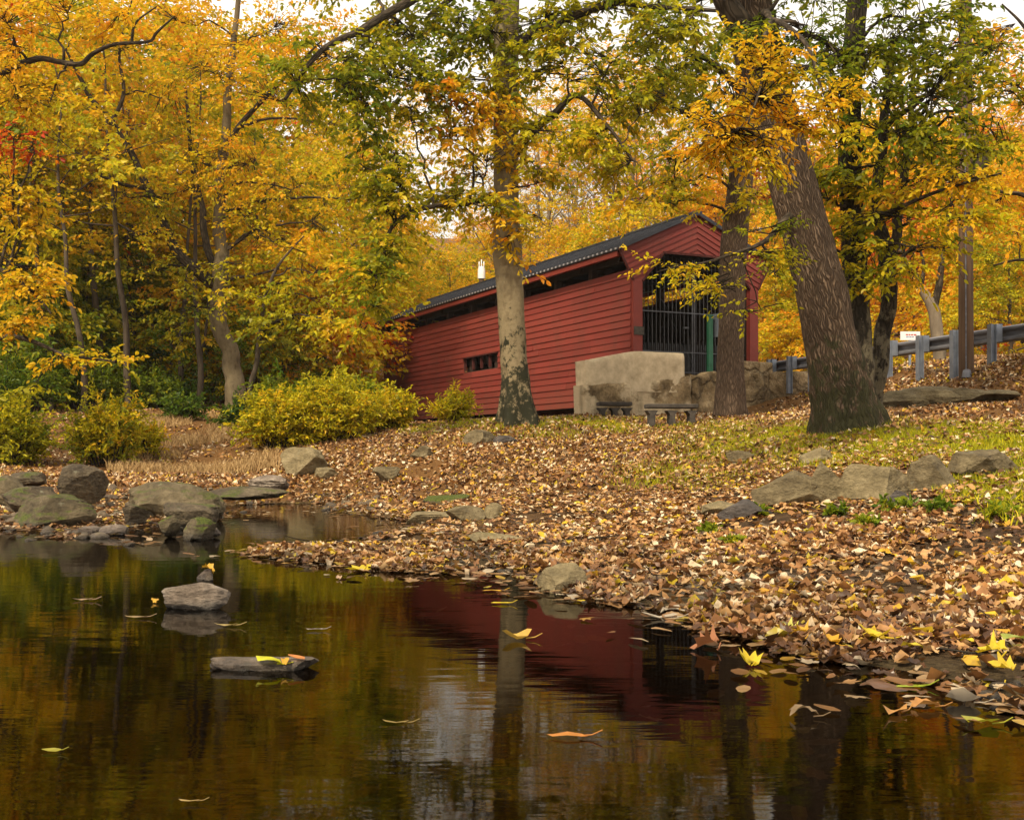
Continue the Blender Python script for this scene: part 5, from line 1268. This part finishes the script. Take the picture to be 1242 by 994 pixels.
# single leaves that stand out
def one_leaf(px, py, wpx, kind_, curl, col, label, zoff=.008, tilt=(0,0), rz=None, stem=True, seed=0, d=None, stand=0.0):
    if d is None: d = CH*F/(py-HY)*(1-zoff/CH)
    size = wpx*d*S*.92
    V, f4, f3 = proto(kind_, seed+200, curl); mb = MB(); V = V*size; V[:, 2] -= V[:, 2].min() if zoff >= 0 else 0
    mb.add(V, f4); mb.f.append(f3); mb.t.append(np.full(len(f3), .5, np.float32)); mb.uv.append(np.zeros((3*len(f3), 2), np.float32))
    m, nt, out = newmat('single leaf'); n = noise_fac(nt, 30, 4)
    c = mixc(nt, mth(nt, 'MULTIPLY', mth(nt, 'SUBTRACT', n, .5, True), 2.2, True), col, tuple(v*.45 for v in col))
    dd = nd(nt, 'ShaderNodeBsdfPrincipled'); dd.inputs['Roughness'].default_value = .45; nt.links.new(c, dd.inputs['Base Color'])
    tr = nd(nt, 'ShaderNodeBsdfTranslucent'); nt.links.new(c, tr.inputs['Color']); mx = nd(nt, 'ShaderNodeMixShader'); mx.inputs[0].default_value = .3
    nt.links.new(dd.outputs[0], mx.inputs[1]); nt.links.new(tr.outputs[0], mx.inputs[2]); nt.links.new(mx.outputs[0], out.inputs[0])
    o = mb.build('fallen_leaf', m, None, True)
    o.location = ((px-CX)/F*d, d, zoff); o.rotation_euler = (tilt[0]+stand, tilt[1], rng.uniform(0, 6.28) if rz is None else rz)
    if stem:
        sb = MB(); y0 = V[:, 1].min(); tube(sb, np.array([[0,y0*.6,.01*size],[0,y0*1.2,.05*size],[.08*size,y0*1.7,.18*size]]), np.array([.004,.003,.0025])*size*10*.8, 5); sb.build('stalk', m, o, True)
    tag(o, label, 'leaf', 'single leaves on the water')
YE, GO, BR, CRm, GR, OR = (.62,.46,.015), (.60,.33,.02), (.36,.17,.06), (.44,.37,.27), (.30,.36,.02), (.52,.20,.03)
LV = [(62,909,26,'oval',.25,(.34,.30,.02),'olive yellow oval leaf alone near the lower left corner',1.4,0),
 (627,774,36,'oval',.9,(.58,.36,.06),'curled golden leaf with a long pale stalk floating in mid pond',1.6,0),
 (911,806,42,'maple',.8,YE,'bright yellow maple leaf standing up on the water with its reflection',.3,.9),
 (688,892,44,'lance',.3,OR,'flat orange leaf floating below the middle of the pond',1.5,0),
 (1085,864,42,'lance',.8,(.50,.24,.05),'long tan orange leaf with raised tip at the lower right',2.2,.12),
 (1122,856,36,'oak',.6,(.46,.22,.06),'orange brown leaf beside the long tan one',1.4,0),
 (1189,877,46,'oval',.7,(.38,.36,.02),'green yellow leaf nearest the lower right corner',1.5,0),
 (1168,850,40,'oval',1.4,CRm,'curled cream leaf lying on the water behind the green yellow one',1.2,.1),
 (1214,832,46,'maple',.4,YE,'flat yellow maple leaf at the right edge of the pond',1.3,0),
 (1098,832,44,'lance',.2,GR,'flat light green leaf floating near the right shore',1.6,0),
 (975,868,36,'oak',.9,(.24,.16,.08),'dull brown leaf with a pale edge floating below the yellow maple leaf',1.5,.05),
 (188,729,18,'oak',.7,GO,'golden leaf pressed against the left end of the pale pond rock',.4,.2),
 (440,692,44,'maple',.4,YE,'yellow maple leaf floating at the tip of the leaf bar',.7,0),
 (411,701,14,'oak',.9,(.5,.33,.2),'small tan leaf left of the yellow one at the leaf bar',.2,.3),
 (274,758,26,'lance',.3,(.42,.30,.09),'thin tan leaf between the pale rock and the slab',1.5,0),
 (382,763,20,'lance',.5,CRm,'tiny cream leaf right of the thin tan leaf',1.7,0),
 (607,731,24,'oval',.2,YE,'flat yellow leaf left of the speckled pond edge rock',1.5,0),
 (597,716,22,'lance',.2,GO,'thin golden leaf at the shore left of the speckled rock',1.5,0),
 (800,749,40,'lance',.6,CRm,'white undersided leaf floating right of the speckled rock',1.5,0),
 (818,744,34,'oak',.7,CRm,'cream leaf touching the white undersided leaf',1.2,0),
 (695,724,26,'oval',.5,CRm,'pale leaf leaning on the foot of the speckled rock',.5,.3),
 (700,728,22,'oval',.2,YE,'yellow leaf under the pale leaf at the speckled rock',1.5,0),
 (868,788,54,'maple',.9,(.33,.13,.05),'large rusty brown leaf floating by the shore',1.2,0),
 (905,775,46,'maple',1.2,(.36,.15,.06),'curled rusty leaf right of the large rusty one',.8,.15),
 (957,768,40,'maple',.7,(.55,.52,.10),'pale yellow maple leaf at the edge of the shore',.3,.35),
 (976,774,34,'maple',.8,GO,'golden maple leaf touching the pale yellow one',.8,.2),
 (1008,776,30,'oak',1.0,GO,'orange gold leaf standing at the waterline',.4,.5),
 (1060,770,40,'oak',.8,YE,'yellow leaf lying on the brown shore leaves',.8,.2),
 (1212,796,50,'maple',.9,YE,'big yellow maple leaf on the right shore',.6,.3),
 (1226,812,46,'maple',.6,(.60,.42,.02),'second yellow maple leaf just below the big one',.9,.1),
 (1185,803,24,'oval',1.0,OR,'upright orange leaf left of the big yellow maple leaf',.2,.9),
 (1046,752,36,'oak',.8,(.34,.16,.06),'tan brown leaf curled at the right waterline',.5,.3),
 (100,727,24,'lance',.3,(.40,.26,.14),'faint pinkish leaf floating alone at the left of the pond',1.5,0),
 (165,748,26,'lance',.2,(.30,.20,.08),'dim brown leaf below the faint pinkish one',1.5,0),
 (1232,776,36,'oval',.8,(.30,.34,.05),'greenish leaf on the right shore leaves',.9,.1),
 (480,876,30,'lance',.2,(.32,.22,.05),'dim tan leaf in the lower middle of the pond',1.5,0),
 (230,971,24,'lance',.4,(.40,.27,.08),'little tan leaf at the bottom left of the pond',1.6,0)]
for i, (px, py, w, kd, cu, col, lb, rz, st) in enumerate(LV):
    x_, d_ = None, None; zz = .006
    d = CH*F/(py-HY)
    for _ in range(4):
        x = (px-CX)/F*d; g = max(h1(x, d), 0)
        zz = .006 if g <= 0.0 else g+.05
        d = (CH-zz)*F/(py-HY)
    one_leaf(px, py, w, kd, cu, col, lb, zz, (st*.5, 0), rz, True, i, d)
for i, (px, py, w, kd, cu, col, lb, rz, zz, d) in enumerate([
 (326,813,34,'oval',.6,(.58,.56,.01),'bright lemon leaf lying on the flat slab',1.5,.03,3.88),(345,812,18,'oval',.8,GO,'small golden leaf between the lemon and orange leaves on the slab',.4,.03,3.88),(359,809,24,'oval',.5,(.55,.20,.04),'orange leaf at the right of the flat slab',1.2,.04,3.9),
 (252,696,22,'oak',1.0,GO,'golden leaf draped over the small dark stone in the pond',.9,.055,6.62)]):
    one_leaf(px, py, w, kd, cu, col, lb, zz, (.18, 0), rz, i == 0, 60+i, d)

# ---------------------------------------------------------------- air
mb = MB(); mb.box((0, 130, 55), (700, 400, 130)); 
hm, nt, out = newmat('thin autumn haze'); pv = nd(nt, 'ShaderNodeVolumePrincipled'); pv.inputs['Density'].default_value = HAZE
pv.inputs['Color'].default_value = (.95,.93,.90,1); pv.inputs['Anisotropy'].default_value = .2; nt.links.new(pv.outputs[0], out.inputs['Volume'])
if HAZE > 0: tag(mb.build('haze', hm), 'thin pale haze in the woods', None, None, 'stuff')
# ---------------------------------------------------------------- sky, sun, camera
SUN_EL, SUN_AZ = 48.0, 212.0      # azimuth clockwise from +Y: light from behind the camera, a little left
world = bpy.data.worlds.new('World'); scene.world = world; world.use_nodes = True
nt = world.node_tree; nt.nodes.clear()
sky = nd(nt, 'ShaderNodeTexSky'); sky.sky_type = 'NISHITA'; sky.sun_disc = False
sky.sun_elevation = math.radians(SUN_EL); sky.sun_rotation = math.radians(SUN_AZ); sky.air_density = 1.0; sky.dust_density = 3.0
tc = nd(nt, 'ShaderNodeTexCoord'); nz = nd(nt, 'ShaderNodeTexNoise'); nz.inputs['Scale'].default_value = 2.2; nz.inputs['Detail'].default_value = 5
nt.links.new(tc.outputs['Generated'], nz.inputs['Vector'])
cl = ramp(nt, [(.30,(7.4,6.8,6.0)),(.70,(10.6,9.8,8.7))]); nt.links.new(nz.outputs['Fac'], cl.inputs[0])
mx = mixc(nt, .90, sky.outputs[0], cl.outputs[0])
bg = nd(nt, 'ShaderNodeBackground'); bg.inputs['Strength'].default_value = .10; nt.links.new(mx, bg.inputs['Color'])
wo = nd(nt, 'ShaderNodeOutputWorld'); nt.links.new(bg.outputs[0], wo.inputs[0])
sl = bpy.data.lights.new('sun', 'SUN'); sl.energy = 3.3; sl.angle = math.radians(8); sl.color = (1.0, .85, .62)
so = bpy.data.objects.new('sun', sl); COL.objects.link(so)
el, az = math.radians(SUN_EL), math.radians(SUN_AZ)
so.rotation_euler = (-Vector((math.sin(az)*math.cos(el), math.cos(az)*math.cos(el), math.sin(el)))).to_track_quat('-Z', 'Y').to_euler()
cam = bpy.data.cameras.new('camera'); co = bpy.data.objects.new('camera', cam); COL.objects.link(co); scene.camera = co
co.location = (0, 0, CH); co.rotation_euler = (PI/2, 0, 0)
cam.sensor_width = 36; cam.lens = F/1242*36; cam.shift_y = (HY-497)/1242; cam.clip_start = .05; cam.clip_end = 1500
scene.view_settings.view_transform = 'Standard'; scene.view_settings.look = 'None'; scene.view_settings.gamma = 1; scene.view_settings.use_curve_mapping = False
scene.view_settings.exposure = 0.68
cy = scene.cycles
cy.max_bounces = 6; cy.diffuse_bounces = 3; cy.glossy_bounces = 3; cy.transmission_bounces = 4; cy.transparent_max_bounces = 8
cy.caustics_reflective = False; cy.caustics_refractive = False; cy.sample_clamp_indirect = 6
cy.use_denoising = True
try: cy.denoiser = 'OPENIMAGEDENOISE'; cy.denoising_input_passes = 'RGB_ALBEDO_NORMAL'
except Exception: pass
